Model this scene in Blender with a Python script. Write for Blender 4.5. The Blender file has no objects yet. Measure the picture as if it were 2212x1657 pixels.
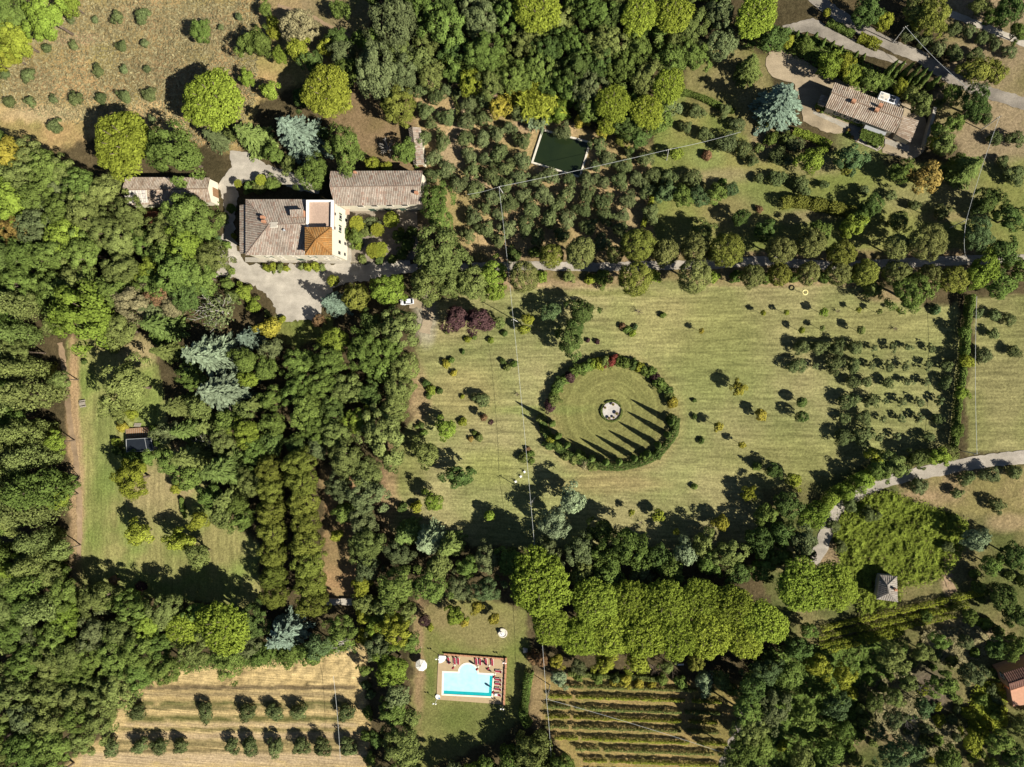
import bpy, bmesh, math, random
import numpy as np
from mathutils import Vector, Matrix
from mathutils.geometry import tessellate_polygon
random.seed(7)
RNG = np.random.default_rng(7)
S = bpy.context.scene
C = S.collection

# ------------------------------------------------------------------ camera, sky, sun, exposure
H = 200.0                      # flying height in metres
TH = math.radians(9.04)        # small roll of the camera towards the villa
F = 1533.0                     # focal length in photo units (2212 wide)
CX, CY = 1106.0, 828.5
cam_d = bpy.data.cameras.new("camera"); cam = bpy.data.objects.new("camera", cam_d); C.objects.link(cam)
cam.location = (0, 0, H); cam.rotation_euler = (0, TH, 0)
cam_d.sensor_width = 36; cam_d.lens = F / 2212 * 36; cam_d.clip_end = 3000; cam_d.clip_start = 1
S.camera = cam
SUN_EL = math.radians(38.5); SUN_XY = (0.866, -0.5)
W = bpy.data.worlds.new("World"); S.world = W; W.use_nodes = True
wn = W.node_tree.nodes; wl = W.node_tree.links
sky = wn.new("ShaderNodeTexSky"); sky.sky_type = 'NISHITA'; sky.sun_disc = False
sky.air_density = .55; sky.dust_density = .4; sky.ozone_density = 1.0; sky.sun_elevation = SUN_EL; sky.sun_rotation = math.atan2(SUN_XY[0], SUN_XY[1])
wl.new(sky.outputs[0], wn["Background"].inputs[0]); wn["Background"].inputs[1].default_value = 0.05
sun_d = bpy.data.lights.new("sun", 'SUN'); sun = bpy.data.objects.new("sun", sun_d); C.objects.link(sun)
sun_d.energy = 5.0; sun_d.angle = math.radians(0.5); sun_d.color = (1.0, 0.945, 0.84)
sv = Vector((SUN_XY[0] * math.cos(SUN_EL), SUN_XY[1] * math.cos(SUN_EL), math.sin(SUN_EL)))
sun.rotation_euler = (-sv).to_track_quat('-Z', 'Y').to_euler(); sun.location = (60, -60, 120)
S.view_settings.view_transform = 'Standard'; S.view_settings.look = 'None'
S.view_settings.exposure = 0.76; S.view_settings.gamma = 1.0
S.render.engine = 'CYCLES'
S.cycles.max_bounces = 4; S.cycles.diffuse_bounces = 1; S.cycles.transparent_max_bounces = 4

# ------------------------------------------------------------------ photo position -> place on the ground
ct, st = math.cos(TH), math.sin(TH)
def at(px, py, z=0.0):
    dx = (px - CX) / F; dy = -(py - CY) / F
    wx = dx * ct - st; wz = -dx * st - ct
    k = (z - H) / wz
    return Vector((wx * k, dy * k, z))
def back(x, y, z=0.0):
    dz = z - H
    cx = x * ct - dz * st; cz = x * st + dz * ct
    return CX + F * cx / (-cz), CY - F * y / (-cz)
def mpp(px, py, z=0.0):
    a = at(px, py, z)
    return math.sqrt((at(px + 1, py, z) - a).length * (at(px, py + 1, z) - a).length)

# ------------------------------------------------------------------ object helpers
THINGS = []
def mesh_obj(name, verts, faces, mat, parent=None, smooth=False, vcol=None):
    me = bpy.data.meshes.new(name)
    me.from_pydata([tuple(v) for v in verts], [], [tuple(f) for f in faces])
    me.update()
    if mat is not None:
        for m in (mat if isinstance(mat, (list, tuple)) else [mat]): me.materials.append(m)
    if smooth: me.polygons.foreach_set('use_smooth', [True] * len(me.polygons))
    o = bpy.data.objects.new(name, me); C.objects.link(o)
    if parent is not None: o.parent = parent
    return o
def quads_mesh(name, V, mat, fv=None):
    """V: (n,4,3) quads, fv: per-face random value"""
    n = len(V)
    me = bpy.data.meshes.new(name)
    me.vertices.add(n * 4); me.loops.add(n * 4); me.polygons.add(n)
    me.vertices.foreach_set('co', V.reshape(-1).astype(np.float32))
    me.loops.foreach_set('vertex_index', np.arange(n * 4, dtype=np.int32))
    me.polygons.foreach_set('loop_start', np.arange(0, n * 4, 4, dtype=np.int32))
    me.polygons.foreach_set('loop_total', np.full(n, 4, dtype=np.int32))
    a = me.attributes.new('tone', 'FLOAT', 'FACE')
    a.data.foreach_set('value', (RNG.random(n) if fv is None else fv).astype(np.float32))
    me.update(); me.validate()
    me.materials.append(mat)
    return me
def link(name, me, parent=None):
    o = bpy.data.objects.new(name, me); C.objects.link(o)
    if parent is not None: o.parent = parent
    return o
def empty(name, loc=(0, 0, 0), rz=0):
    o = bpy.data.objects.new(name, None); C.objects.link(o); o.location = loc; o.rotation_euler = (0, 0, rz)
    o.empty_display_size = 0.3
    return o
def tag(o, label=None, cat=None, group=None, kind=None):
    if label: o['label'] = label
    if cat: o['category'] = cat
    if group: o['group'] = group
    if kind: o['kind'] = kind
    return o
class MB:
    """collects boxes, tubes and polygons for one mesh"""
    def __init__(s): s.v = []; s.f = []
    def add(s, vs, fs):
        b = len(s.v); s.v += [Vector(v) for v in vs]; s.f += [[b + i for i in f] for f in fs]
    def box(s, c, d, rz=0, taper=1.0):
        x, y, z = d[0] / 2, d[1] / 2, d[2] / 2
        R = Matrix.Rotation(rz, 3, 'Z'); c = Vector(c)
        vs = [c + R @ Vector((sx * x * (taper if sz > 0 else 1), sy * y * (taper if sz > 0 else 1), sz * z)) for sz in (-1, 1) for sx, sy in ((-1, -1), (1, -1), (1, 1), (-1, 1))]
        s.add(vs, [(3, 2, 1, 0), (4, 5, 6, 7), (0, 1, 5, 4), (1, 2, 6, 5), (2, 3, 7, 6), (3, 0, 4, 7)])
    def prism(s, poly, z0, z1, top=True):
        n = len(poly)
        P = [Vector((p[0], p[1], 0)) for p in poly]
        if sum(P[i].x * P[(i + 1) % n].y - P[(i + 1) % n].x * P[i].y for i in range(n)) < 0: P.reverse()
        s.add([(p.x, p.y, z0) for p in P] + [(p.x, p.y, z1) for p in P],
              [(i, (i + 1) % n, n + (i + 1) % n, n + i) for i in range(n)] + [tuple(range(n, 2 * n)), tuple(range(n - 1, -1, -1))])
    def tube(s, pts, r0, r1=None, n=6):
        if r1 is None: r1 = r0
        pts = [Vector(p) for p in pts]; m = len(pts); rings = []
        for i, p in enumerate(pts):
            d = (pts[min(i + 1, m - 1)] - pts[max(i - 1, 0)]).normalized()
            a = d.orthogonal().normalized() if abs(d.z) > .9 else d.cross(Vector((0, 0, 1))).normalized()
            b = d.cross(a); r = r0 + (r1 - r0) * i / max(1, m - 1)
            rings += [p + a * r * math.cos(2 * math.pi * k / n) + b * r * math.sin(2 * math.pi * k / n) for k in range(n)]
        fs = [(i * n + k, i * n + (k + 1) % n, (i + 1) * n + (k + 1) % n, (i + 1) * n + k) for i in range(m - 1) for k in range(n)]
        s.add(rings, fs + [tuple(range(n - 1, -1, -1)), tuple((m - 1) * n + k for k in range(n))])
    def lathe(s, prof, c=(0, 0, 0), n=16):
        c = Vector(c)
        vs = [c + Vector((r * math.cos(2 * math.pi * k / n), r * math.sin(2 * math.pi * k / n), z)) for r, z in prof for k in range(n)]
        fs = [(i * n + k, i * n + (k + 1) % n, (i + 1) * n + (k + 1) % n, (i + 1) * n + k) for i in range(len(prof) - 1) for k in range(n)]
        s.add(vs, fs + [tuple((len(prof) - 1) * n + k for k in range(n))])
    def build(s, name, mat, parent=None, smooth=False):
        return mesh_obj(name, s.v, s.f, mat, parent, smooth)

# ------------------------------------------------------------------ materials
def newmat(name):
    m = bpy.data.materials.new(name); m.use_nodes = True
    nt = m.node_tree; nt.nodes.clear()
    return m, nt.nodes, nt.links
def ramp(n, l, src, stops):
    r = n.new("ShaderNodeValToRGB"); e = r.color_ramp.elements
    while len(e) < len(stops): e.new(0.5)
    for i, (p, c) in enumerate(stops): e[i].position = p; e[i].color = (*c, 1)
    l.new(src, r.inputs[0]); return r.outputs[0]
def mapped_noise(n, l, scale, detail=4, sc=(1, 1, 1), rough=.6, rot=0):
    tc = n.new("ShaderNodeTexCoord"); mp = n.new("ShaderNodeMapping"); mp.inputs['Scale'].default_value = sc
    mp.inputs['Rotation'].default_value = (0, 0, rot)
    l.new(tc.outputs['Object'], mp.inputs[0])
    t = n.new("ShaderNodeTexNoise"); t.inputs['Scale'].default_value = scale; t.inputs['Detail'].default_value = detail
    t.inputs['Roughness'].default_value = rough
    l.new(mp.outputs[0], t.inputs['Vector']); return t.outputs['Fac']
def mul(n, l, a, fac_src, lo, hi, fl=.3, fh=.7):
    """multiply colour a by a grey that follows fac_src"""
    g = n.new("ShaderNodeMapRange"); g.inputs[1].default_value = fl; g.inputs[2].default_value = fh
    g.inputs[3].default_value = lo; g.inputs[4].default_value = hi; l.new(fac_src, g.inputs[0])
    x = n.new("ShaderNodeVectorMath"); x.operation = 'SCALE'
    l.new(a, x.inputs[0]); l.new(g.outputs[0], x.inputs['Scale']); return x.outputs[0]
def principled(n, l, col, rough=.9, bump=None, bs=.3, bd=.1, spec=.2):
    b = n.new("ShaderNodeBsdfPrincipled"); o = n.new("ShaderNodeOutputMaterial"); l.new(b.outputs[0], o.inputs[0])
    if isinstance(col, tuple): b.inputs['Base Color'].default_value = (*col, 1)
    else: l.new(col, b.inputs['Base Color'])
    b.inputs['Roughness'].default_value = rough; b.inputs['Specular IOR Level'].default_value = spec
    if bump is not None:
        k = n.new("ShaderNodeBump"); k.inputs['Strength'].default_value = bs; k.inputs['Distance'].default_value = bd
        l.new(bump, k.inputs['Height']); l.new(k.outputs[0], b.inputs['Normal'])
    return b
def plain(name, col, rough=.7, var=.25, scale=1.5, spec=.3, metal=0):
    m, n, l = newmat(name)
    f = mapped_noise(n, l, scale, 5)
    c = ramp(n, l, f, [(.3, tuple(x * (1 - var) for x in col)), (.7, tuple(min(1, x * (1 + var * .6)) for x in col))])
    b = principled(n, l, c, rough, spec=spec); b.inputs['Metallic'].default_value = metal
    return m
def leafmat(name, col, var=.45, hue=.010, trans=.15):
    m, n, l = newmat(name)
    at_ = n.new("ShaderNodeAttribute"); at_.attribute_name = 'tone'
    oi = n.new("ShaderNodeObjectInfo")
    rgb = n.new("ShaderNodeRGB"); rgb.outputs[0].default_value = (*col, 1)
    hs = n.new("ShaderNodeHueSaturation")
    mh = n.new("ShaderNodeMapRange"); mh.inputs[3].default_value = .5 - hue; mh.inputs[4].default_value = .5 + hue
    l.new(oi.outputs['Random'], mh.inputs[0]); l.new(mh.outputs[0], hs.inputs['Hue'])
    mv = n.new("ShaderNodeMapRange"); mv.inputs[3].default_value = .80; mv.inputs[4].default_value = 1.20
    wr = n.new("ShaderNodeMath"); wr.operation = 'MULTIPLY'; wr.inputs[1].default_value = 7.31
    fr = n.new("ShaderNodeMath"); fr.operation = 'FRACT'
    l.new(oi.outputs['Random'], wr.inputs[0]); l.new(wr.outputs[0], fr.inputs[0]); l.new(fr.outputs[0], mv.inputs[0])
    l.new(mv.outputs[0], hs.inputs['Value']); l.new(rgb.outputs[0], hs.inputs['Color'])
    c = mul(n, l, hs.outputs[0], at_.outputs['Fac'], 1 - var, 1 + var, 0, 1)
    d = n.new("ShaderNodeBsdfDiffuse"); t = n.new("ShaderNodeBsdfTranslucent"); mx = n.new("ShaderNodeMixShader")
    l.new(c, d.inputs[0]); l.new(c, t.inputs[0]); mx.inputs[0].default_value = trans
    l.new(d.outputs[0], mx.inputs[1]); l.new(t.outputs[0], mx.inputs[2])
    o = n.new("ShaderNodeOutputMaterial"); l.new(mx.outputs[0], o.inputs[0])
    return m
TONE = {
 'alley': (.135, .155, .030), 'avenue': (.165, .178, .056), 'dark': (0.083, 0.122, 0.033), 'mid': (0.125, 0.175, 0.040), 'oliveg': (0.153, 0.184, 0.053), 'bright': (0.184, 0.244, 0.038),
 'lime': (0.220, 0.242, 0.033), 'yellow': (0.302, 0.266, 0.042), 'orange': (0.280, 0.187, 0.058), 'golden': (0.280, 0.216, 0.058), 'pine': (0.211, 0.260, 0.035),
 'pined': (0.173, 0.225, 0.032), 'blue': (0.190, 0.254, 0.182), 'bluel': (0.224, 0.278, 0.171), 'greyolive': (0.130, 0.156, 0.064), 'silver': (0.230, 0.290, 0.154),
 'purple': (.082, .046, .044), 'tan': (0.254, 0.225, 0.116), 'cypress': (0.114, 0.163, 0.041), 'hornbeam': (.165, .178, .036),
 'red': (0.142, 0.037, 0.028), 'olive': (0.118, 0.146, 0.054), 'bluegreen': (0.093, 0.139, 0.054), 'rust': (0.195, 0.116, 0.061), 'poplar': (0.158, 0.190, 0.058), 'feather': (0.163, 0.215, 0.058)}
LEAF = {k: leafmat('leaf_' + k, v) for k, v in TONE.items()}
TONEWORD = {'alley': 'yellowish green', 'avenue': 'olive green', 'dark': 'dark green', 'mid': 'mid green', 'oliveg': 'dull olive green', 'bright': 'bright green', 'lime': 'yellow-green', 'yellow': 'yellow',
 'orange': 'orange-brown', 'pine': 'bright green', 'pined': 'deep green', 'blue': 'blue-grey', 'bluel': 'pale blue-green', 'greyolive': 'grey-green', 'silver': 'silvery green',
 'golden': 'golden brown', 'purple': 'dark purple', 'tan': 'pale tan', 'cypress': 'dark green', 'hornbeam': 'yellowish green', 'red': 'dark red', 'olive': 'grey-green', 'bluegreen': 'bluish green', 'rust': 'reddish brown', 'poplar': 'grey-green', 'feather': 'light green'}
BARK = plain('bark', (.16, .12, .085), .95, .5, 4)
PALEBARK = plain('pale_bark', (.42, .39, .34), .9, .3, 4)
def roofmat(name, cols, mortar=.5, hx=1.0):
    m, n, l = newmat(name)
    at_ = n.new("ShaderNodeAttribute"); at_.attribute_name = 'tone'
    base = ramp(n, l, at_.outputs['Fac'], [(i / (len(cols) - 1), tuple(x * .62 for x in c)) for i, c in enumerate(cols)])
    f = mapped_noise(n, l, .35, 5); c = mul(n, l, base, f, .72, 1.2)
    f2 = mapped_noise(n, l, 3.0, 3); c = mul(n, l, c, f2, .8, 1.2)
    principled(n, l, c, .92, f2, .3, .03)
    return m
ROOF_OLD = roofmat('old_roof_tiles', [(.36, .27, .21), (.47, .39, .31), (.56, .49, .40), (.42, .28, .21), (.64, .57, .47)])
ROOF_ORANGE = roofmat('orange_roof_tiles', [(.42, .20, .06), (.55, .27, .08), (.50, .30, .12), (.60, .33, .12)])
ROOF_HOUSE = roofmat('brown_roof_tiles', [(.38, .27, .19), (.55, .44, .33), (.70, .60, .48), (.34, .21, .15)])
ROOF_GREY = roofmat('grey_roof_tiles', [(.38, .34, .29), (.50, .45, .38), (.44, .38, .31), (.30, .26, .22)])
ROOF_RED = roofmat('red_roof_tiles', [(.20, .10, .075), (.26, .14, .10), (.16, .09, .07), (.24, .12, .09)])
CREAM = plain('cream_plaster', (.66, .60, .46), .9, .06, .4)
WHITE = plain('white_paint', (.82, .81, .77), .6, .05, 1)
TERRACOTTA = plain('terracotta', (.42, .30, .225), .9, .2, 2.5)
TERRAORANGE = plain('orange_plaster', (.50, .27, .17), .9, .15, 1.2)
BRICK = plain('brick', (.42, .21, .12), .9, .25, 3)
GLASSD = plain('dark_glass', (.02, .025, .03), .15, .1, 1, .5)
SHUTTER = plain('green_shutter', (.05, .09, .065), .6, .2, 2)
STONE = plain('weathered_stone', (.42, .38, .31), .95, .25, 2.5)
STONEW = plain('pale_stone', (.62, .57, .47), .95, .2, 2.0)
GREYMET = plain('grey_metal', (.30, .31, .31), .5, .1, 2, .4)
SLATEM = plain('dark_metal_sheet', (.016, .020, .026), .35, .15, .8, .5)
WOOD = plain('brown_wood', (.27, .155, .08), .8, .3, 3)
WOODG = plain('grey_wood', (.33, .29, .23), .9, .3, 3)
REDCLOTH = plain('dark_red_cloth', (.27, .03, .05), .85, .15, 4)
BLACK = plain('black_rubber', (.015, .015, .016), .7, .1, 2)
IRON = plain('dark_iron', (.05, .045, .04), .6, .2, 3)
POLEM = plain('pale_concrete_pole', (.48, .47, .44), .8, .1, 2)
WIREM = plain('bare_wire', (.50, .52, .50), .5, .05, 2, .4)
CARPAINT = plain('white_car_paint', (.80, .81, .82), .25, .02, 1, .5)
YELLOWP = plain('pale_yellow_paint', (.75, .66, .28), .5, .05, 2)
LIFERING = plain('orange_plastic', (.75, .22, .10), .5, .05, 2)
CANVAS = plain('ivory_canvas', (.80, .77, .68), .9, .04, 2)
BLUEP = plain('blue_plastic', (.06, .22, .45), .5, .05, 2)

# ------------------------------------------------------------------ numpy noise
def vnoise(x, y, seed):
    r = np.random.default_rng(seed); T = r.random((256, 256))
    xi = np.floor(x).astype(int); yi = np.floor(y).astype(int); fx = x - xi; fy = y - yi
    fx = fx * fx * (3 - 2 * fx); fy = fy * fy * (3 - 2 * fy)
    g = lambda a, b: T[a % 256, b % 256]
    return (g(xi, yi) * (1 - fx) + g(xi + 1, yi) * fx) * (1 - fy) + (g(xi, yi + 1) * (1 - fx) + g(xi + 1, yi + 1) * fx) * fy
def fbm(x, y, seed, oct=4):
    a = 0; w = 0.5; s = 0
    for i in range(oct):
        a = a + w * vnoise(x * 2 ** i, y * 2 ** i, seed + i); s += w; w *= .5
    return a / s
def inpoly(px, py, poly):
    r = np.zeros(np.shape(px), bool); n = len(poly)
    for i in range(n):
        x0, y0 = poly[i]; x1, y1 = poly[(i + 1) % n]
        if y0 == y1: continue
        c = ((y0 > py) != (y1 > py)) & (px < (x1 - x0) * (py - y0) / (y1 - y0) + x0)
        r ^= c
    return r

# ------------------------------------------------------------------ the ground
# zone: name, outline in photo units, first colour, second colour, patch size (m)
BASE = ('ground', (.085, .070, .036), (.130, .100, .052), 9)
ZONES = [
 ('dry_meadow', [(-60, -60), (800, -60), (800, 110), (610, 200), (560, 215), (520, 330), (330, 300), (200, 300), (60, 345), (-60, 330)], (.325, .235, .135), (.245, .215, .100), 10),
 ('dry_meadow', [(-60, 222), (200, 225), (345, 215), (400, 245), (390, 285), (260, 262), (-60, 262)], (.42, .315, .185), (.37, .30, .16), 12),
 ('grass_clearing', [(655, -60), (790, -60), (800, 120), (690, 130), (640, 60)], (.20, .19, .075), (.25, .205, .11), 6),
 ('courtyard_earth', [(700, 195), (920, 185), (920, 370), (700, 370)], (.26, .185, .105), (.20, .15, .075), 6),
 ('olive_grove_ground', [(895, 165), (1010, 190), (1150, 225), (1260, 280), (1420, 320), (1425, 560), (1000, 560), (915, 480), (905, 330)], (.335, .255, .150), (.235, .195, .095), 8),
 ('garden_grass', [(1420, 200), (1500, 190), (1590, 260), (1700, 330), (1830, 330), (1960, 360), (2130, 350), (2260, 330), (2260, 560), (1420, 560), (1400, 430)], (.235, .215, .085), (.165, .185, .060), 9),
 ('garden_grass', [(1480, 100), (1560, 80), (1660, 120), (1690, 330), (1560, 260), (1480, 215)], (.22, .185, .095), (.16, .15, .06), 7),
 ('dry_slope', [(1940, -60), (2280, -60), (2280, 340), (2100, 350), (2000, 240), (2060, 130)], (.30, .235, .145), (.22, .19, .09), 7),
 ('avenue_verge', [(1000, 540), (2110, 540), (2110, 612), (1700, 612), (1150, 628), (1000, 625)], (.32, .235, .135), (.19, .16, .07), 6),
 ('lawn', [(905, 720), (925, 650), (960, 640), (1150, 618), (1700, 606), (1890, 620), (1990, 660), (2072, 655), (2070, 860), (2062, 980), (1900, 1030), (1790, 1085), (1640, 1180), (1400, 1190), (1040, 1180), (850, 1150), (825, 1100), (850, 980), (890, 900)], (.285, .255, .112), (.215, .220, .080), 14),
 ('circle_lawn', [(1321 + 128 * math.cos(math.radians(a)), 890 + 112 * math.sin(math.radians(a))) for a in range(0, 360, 12)], (.170, .205, .058), (.225, .222, .078), 5),
 ('lawn', [(2105, 640), (2270, 640), (2270, 975), (2085, 985)], (.225, .205, .085), (.185, .185, .065), 12),
 ('garden_lawn', [(140, 735), (215, 720), (250, 715), (330, 740), (350, 840), (370, 960), (430, 1020), (470, 1100), (520, 1140), (560, 1180), (560, 1320), (340, 1290), (200, 1300), (150, 1290), (165, 1180), (160, 1000)], (.200, .230, .072), (.285, .255, .110), 8),
 ('garden_lawn', [(590, 680), (710, 690), (720, 720), (640, 750), (590, 740)], (.15, .165, .05), (.19, .18, .065), 6),
 ('pool_lawn', [(890, 1330), (1000, 1280), (1130, 1320), (1150, 1460), (1130, 1560), (1060, 1600), (940, 1660), (890, 1660)], (.165, .175, .056), (.215, .190, .080), 8),
 ('alley_ground', [(690, 1010), (770, 1010), (770, 1300), (700, 1300), (700, 1100)], (.36, .235, .125), (.27, .20, .10), 5),
 ('vineyard_ground', [(1145, 1455), (1590, 1480), (1620, 1470), (1570, 1720), (1240, 1720), (1190, 1570), (1150, 1540)], (.300, .225, .105), (.215, .185, .075), 5),
 ('ploughed_field', [(100, 1700), (150, 1640), (215, 1590), (250, 1540), (270, 1500), (330, 1460), (385, 1436), (500, 1430), (640, 1425), (790, 1390), (800, 1720), (100, 1720)], (.530, .390, .220), (.455, .330, .180), 7),
 ('scrub_ground', [(1640, 1060), (1900, 1000), (2280, 1000), (2280, 1720), (1560, 1720), (1600, 1480), (1700, 1420), (1640, 1200)], (.115, .130, .045), (.190, .170, .075), 8),
 ('rough_field', [(1930, 1040), (2000, 1020), (2280, 1000), (2280, 1185), (2130, 1120), (1985, 1085)], (.245, .215, .090), (.300, .230, .125), 7),
]
ZGAIN = {'dry_meadow': (1.5, 1.42, 1.15), 'lawn': (1.30, 1.31, 1.36), 'ploughed_field': (1.25, 1.28, 1.08), 'olive_grove_ground': (1.5, 1.42, 1.25), 'garden_lawn': (1.2, 1.26, 1.1), 'pool_lawn': (1.2, 1.28, 1.1), 'garden_grass': (1.25, 1.28, 1.1), 'vineyard_ground': (1.25, 1.2, 1.05), 'circle_lawn': (.86, .92, .80)}
ELL = [ # patches: x, y, rx, ry, colour, strength, soft
 (1321, 888, 124, 112, (.160, .195, .052), .30, .12), (1321, 900, 158, 138, (.335, .265, .120), .55, .12), (1321, 888, 120, 106, (.160, .195, .050), .35, .15),
 (1150, 885, 120, 12, (.20, .235, .07), .7, .5), (1000, 850, 80, 60, (.34, .275, .125), .6, .6), (880, 1010, 40, 70, (.21, .225, .065), .6, .5),
 (960, 700, 60, 40, (.32, .26, .13), .6, .5), (920, 690, 25, 55, (.38, .34, .25), .8, .4), (840, 1050, 20, 90, (.36, .245, .135), .8, .5), (905, 860, 22, 60, (.36, .255, .14), .8, .5),
 (1060, 1010, 60, 40, (.225, .235, .070), .6, .6), (1320, 1045, 110, 18, (.36, .275, .13), .6, .6), (1900, 700, 150, 40, (.31, .275, .115), .5, .6),
 (1480, 700, 160, 80, (.32, .275, .112), .4, .7), (1540, 780, 120, 110, (.215, .235, .075), .45, .7), (1700, 1000, 160, 60, (.26, .25, .09), .5, .6),
 (1180, 615, 120, 10, (.40, .29, .165), .8, .5), (1720, 612, 160, 7, (.38, .27, .15), .7, .5), (1930, 640, 70, 12, (.36, .255, .14), .7, .5), (1310, 634, 120, 8, (.19, .20, .06), .6, .5),
 (158, 880, 14, 170, (.42, .285, .155), .95, .35), (165, 1080, 15, 200, (.40, .28, .155), .9, .4), (185, 1230, 22, 60, (.25, .245, .09), .7, .5), (225, 950, 25, 130, (.165, .215, .060), .6, .5),
 (330, 1060, 60, 70, (.335, .270, .135), .8, .5), (300, 760, 40, 30, (.36, .27, .15), .7, .5), (210, 1110, 22, 100, (.18, .22, .06), .6, .5), (470, 1180, 50, 50, (.30, .25, .11), .7, .5),
 (395, 1020, 30, 60, (.37, .275, .15), .7, .5), (905, 1420, 12, 150, (.33, .225, .125), .85, .5), (1045, 1360, 80, 40, (.245, .205, .09), .7, .5), (945, 1330, 50, 30, (.27, .21, .10), .7, .5),
 (1010, 1560, 90, 40, (.125, .150, .042), .7, .6), (930, 1470, 10, 40, (.12, .16, .04), .6, .5), (1160, 1510, 14, 70, (.30, .215, .115), .8, .4),
 (260, 40, 120, 40, (.345, .25, .145), .5, .7), (90, 60, 40, 30, (.30, .235, .12), .5, .7), (165, 85, 60, 14, (.45, .305, .19), .7, .6), (620, 30, 60, 60, (.36, .255, .155), .5, .6), (440, 60, 80, 60, (.31, .25, .135), .6, .7),
 (100, 245, 90, 16, (.45, .36, .21), .6, .6), (60, 180, 60, 40, (.31, .22, .13), .5, .6), (330, 150, 80, 50, (.28, .19, .115), .6, .7),
 (990, 260, 14, 60, (.42, .315, .205), .8, .4), (975, 330, 30, 40, (.40, .30, .18), .8, .5), (1030, 395, 60, 14, (.42, .31, .19), .8, .5), (1370, 470, 28, 60, (.37, .285, .15), .85, .4), (1100, 400, 20, 30, (.37, .28, .16), .7, .5),
 (1010, 185, 60, 20, (.40, .28, .19), .8, .5), (1130, 265, 20, 20, (.38, .27, .17), .7, .5),
 (1530, 340, 40, 26, (.235, .265, .085), .8, .5), (1560, 380, 100, 16, (.30, .245, .13), .7, .6), (1640, 420, 60, 40, (.175, .215, .065), .7, .6), (1580, 460, 60, 40, (.24, .20, .09), .7, .6), (1745, 470, 60, 16, (.30, .24, .13), .7, .5),
 (1870, 310, 60, 40, (.21, .24, .08), .8, .5), (1700, 400, 40, 30, (.21, .23, .07), .7, .6), (2060, 420, 60, 40, (.27, .235, .115), .7, .6), (2150, 320, 70, 40, (.30, .235, .14), .7, .6), (1950, 430, 60, 30, (.26, .245, .11), .6, .6),
 (1760, 360, 60, 20, (.31, .25, .13), .6, .5), (1650, 300, 30, 40, (.29, .22, .13), .6, .5),
 (2060, 1015, 90, 14, (.37, .275, .15), .7, .5), (1985, 1070, 50, 12, (.37, .265, .15), .8, .5), (2180, 1130, 50, 20, (.36, .265, .15), .7, .5), (1790, 1200, 30, 30, (.33, .235, .14), .8, .5), (2045, 1240, 10, 60, (.40, .29, .18), .8, .4),
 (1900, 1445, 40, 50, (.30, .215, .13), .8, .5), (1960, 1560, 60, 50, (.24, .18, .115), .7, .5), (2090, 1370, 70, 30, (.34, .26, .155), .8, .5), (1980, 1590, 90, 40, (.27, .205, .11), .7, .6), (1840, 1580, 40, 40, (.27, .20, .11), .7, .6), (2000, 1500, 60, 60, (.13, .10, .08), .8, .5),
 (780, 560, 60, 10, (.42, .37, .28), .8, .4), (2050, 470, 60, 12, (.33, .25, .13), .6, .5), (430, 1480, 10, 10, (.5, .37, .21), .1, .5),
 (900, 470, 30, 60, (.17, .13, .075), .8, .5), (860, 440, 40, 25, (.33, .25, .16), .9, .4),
]
STRIPS = [(300, 780, 1484, 4, (.26, .19, .10)), (290, 780, 1530, 4, (.24, .21, .09)), (260, 780, 1566, 5, (.62, .47, .27)), (250, 780, 1590, 7, (.60, .45, .26)), (160, 800, 1640, 14, (.62, .47, .28)),  # green weed strips in the ploughed field: x0, x1, y, half width, colour
 (285, 775, 1520, 6, (.20, .19, .07)), (265, 775, 1553, 7, (.17, .165, .055)), (245, 760, 1576, 4, (.30, .25, .10)), (230, 780, 1606, 9, (.30, .24, .11)), (230, 780, 1622, 4, (.20, .16, .075)), (300, 770, 1488, 2.5, (.20, .155, .085)), (290, 770, 1500, 5, (.42, .32, .165))]
gx = np.concatenate([np.linspace(-520, -218, 22), np.arange(-215, 118, .62), np.linspace(121, 420, 22)])
gy = np.concatenate([np.linspace(-420, -138, 20), np.arange(-135, 136, .62), np.linspace(139, 420, 20)])
GX, GY = np.meshgrid(gx, gy)
PXg, PYg = back(GX, GY)
jx = (fbm(GX / 3.1, GY / 3.1, 11) - .5) * 26; jy = (fbm(GX / 3.1, GY / 3.1, 31) - .5) * 26
def mixc(a, b, f): return a * (1 - f[..., None]) + np.array(b) * f[..., None]
def zone_cols(offx, offy):
    px = PXg + jx + offx; py = PYg + jy + offy
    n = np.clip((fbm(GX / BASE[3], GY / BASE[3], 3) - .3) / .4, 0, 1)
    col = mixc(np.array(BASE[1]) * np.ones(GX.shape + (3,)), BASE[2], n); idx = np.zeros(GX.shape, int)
    for i, (nm, poly, c0, c1, sz) in enumerate(ZONES):
        m = inpoly(px, py, poly)
        n = np.clip((fbm(GX / sz, GY / sz, 50 + i, 5) - .34) / .32, 0, 1)
        cz = mixc(np.array(c0) * np.ones(GX.shape + (3,)), c1, n) * np.array(ZGAIN.get(nm, (1.12, 1.1, 1.05)))
        col[m] = cz[m]; idx[m] = i + 1
    return col, idx
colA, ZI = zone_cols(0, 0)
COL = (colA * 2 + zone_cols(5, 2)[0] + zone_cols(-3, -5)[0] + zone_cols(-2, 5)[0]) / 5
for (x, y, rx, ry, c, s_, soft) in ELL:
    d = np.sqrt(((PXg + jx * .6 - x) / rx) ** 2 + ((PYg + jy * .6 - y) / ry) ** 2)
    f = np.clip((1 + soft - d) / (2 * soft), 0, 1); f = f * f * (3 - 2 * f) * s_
    COL = mixc(COL, np.array(c) * 1.12, f)
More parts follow.
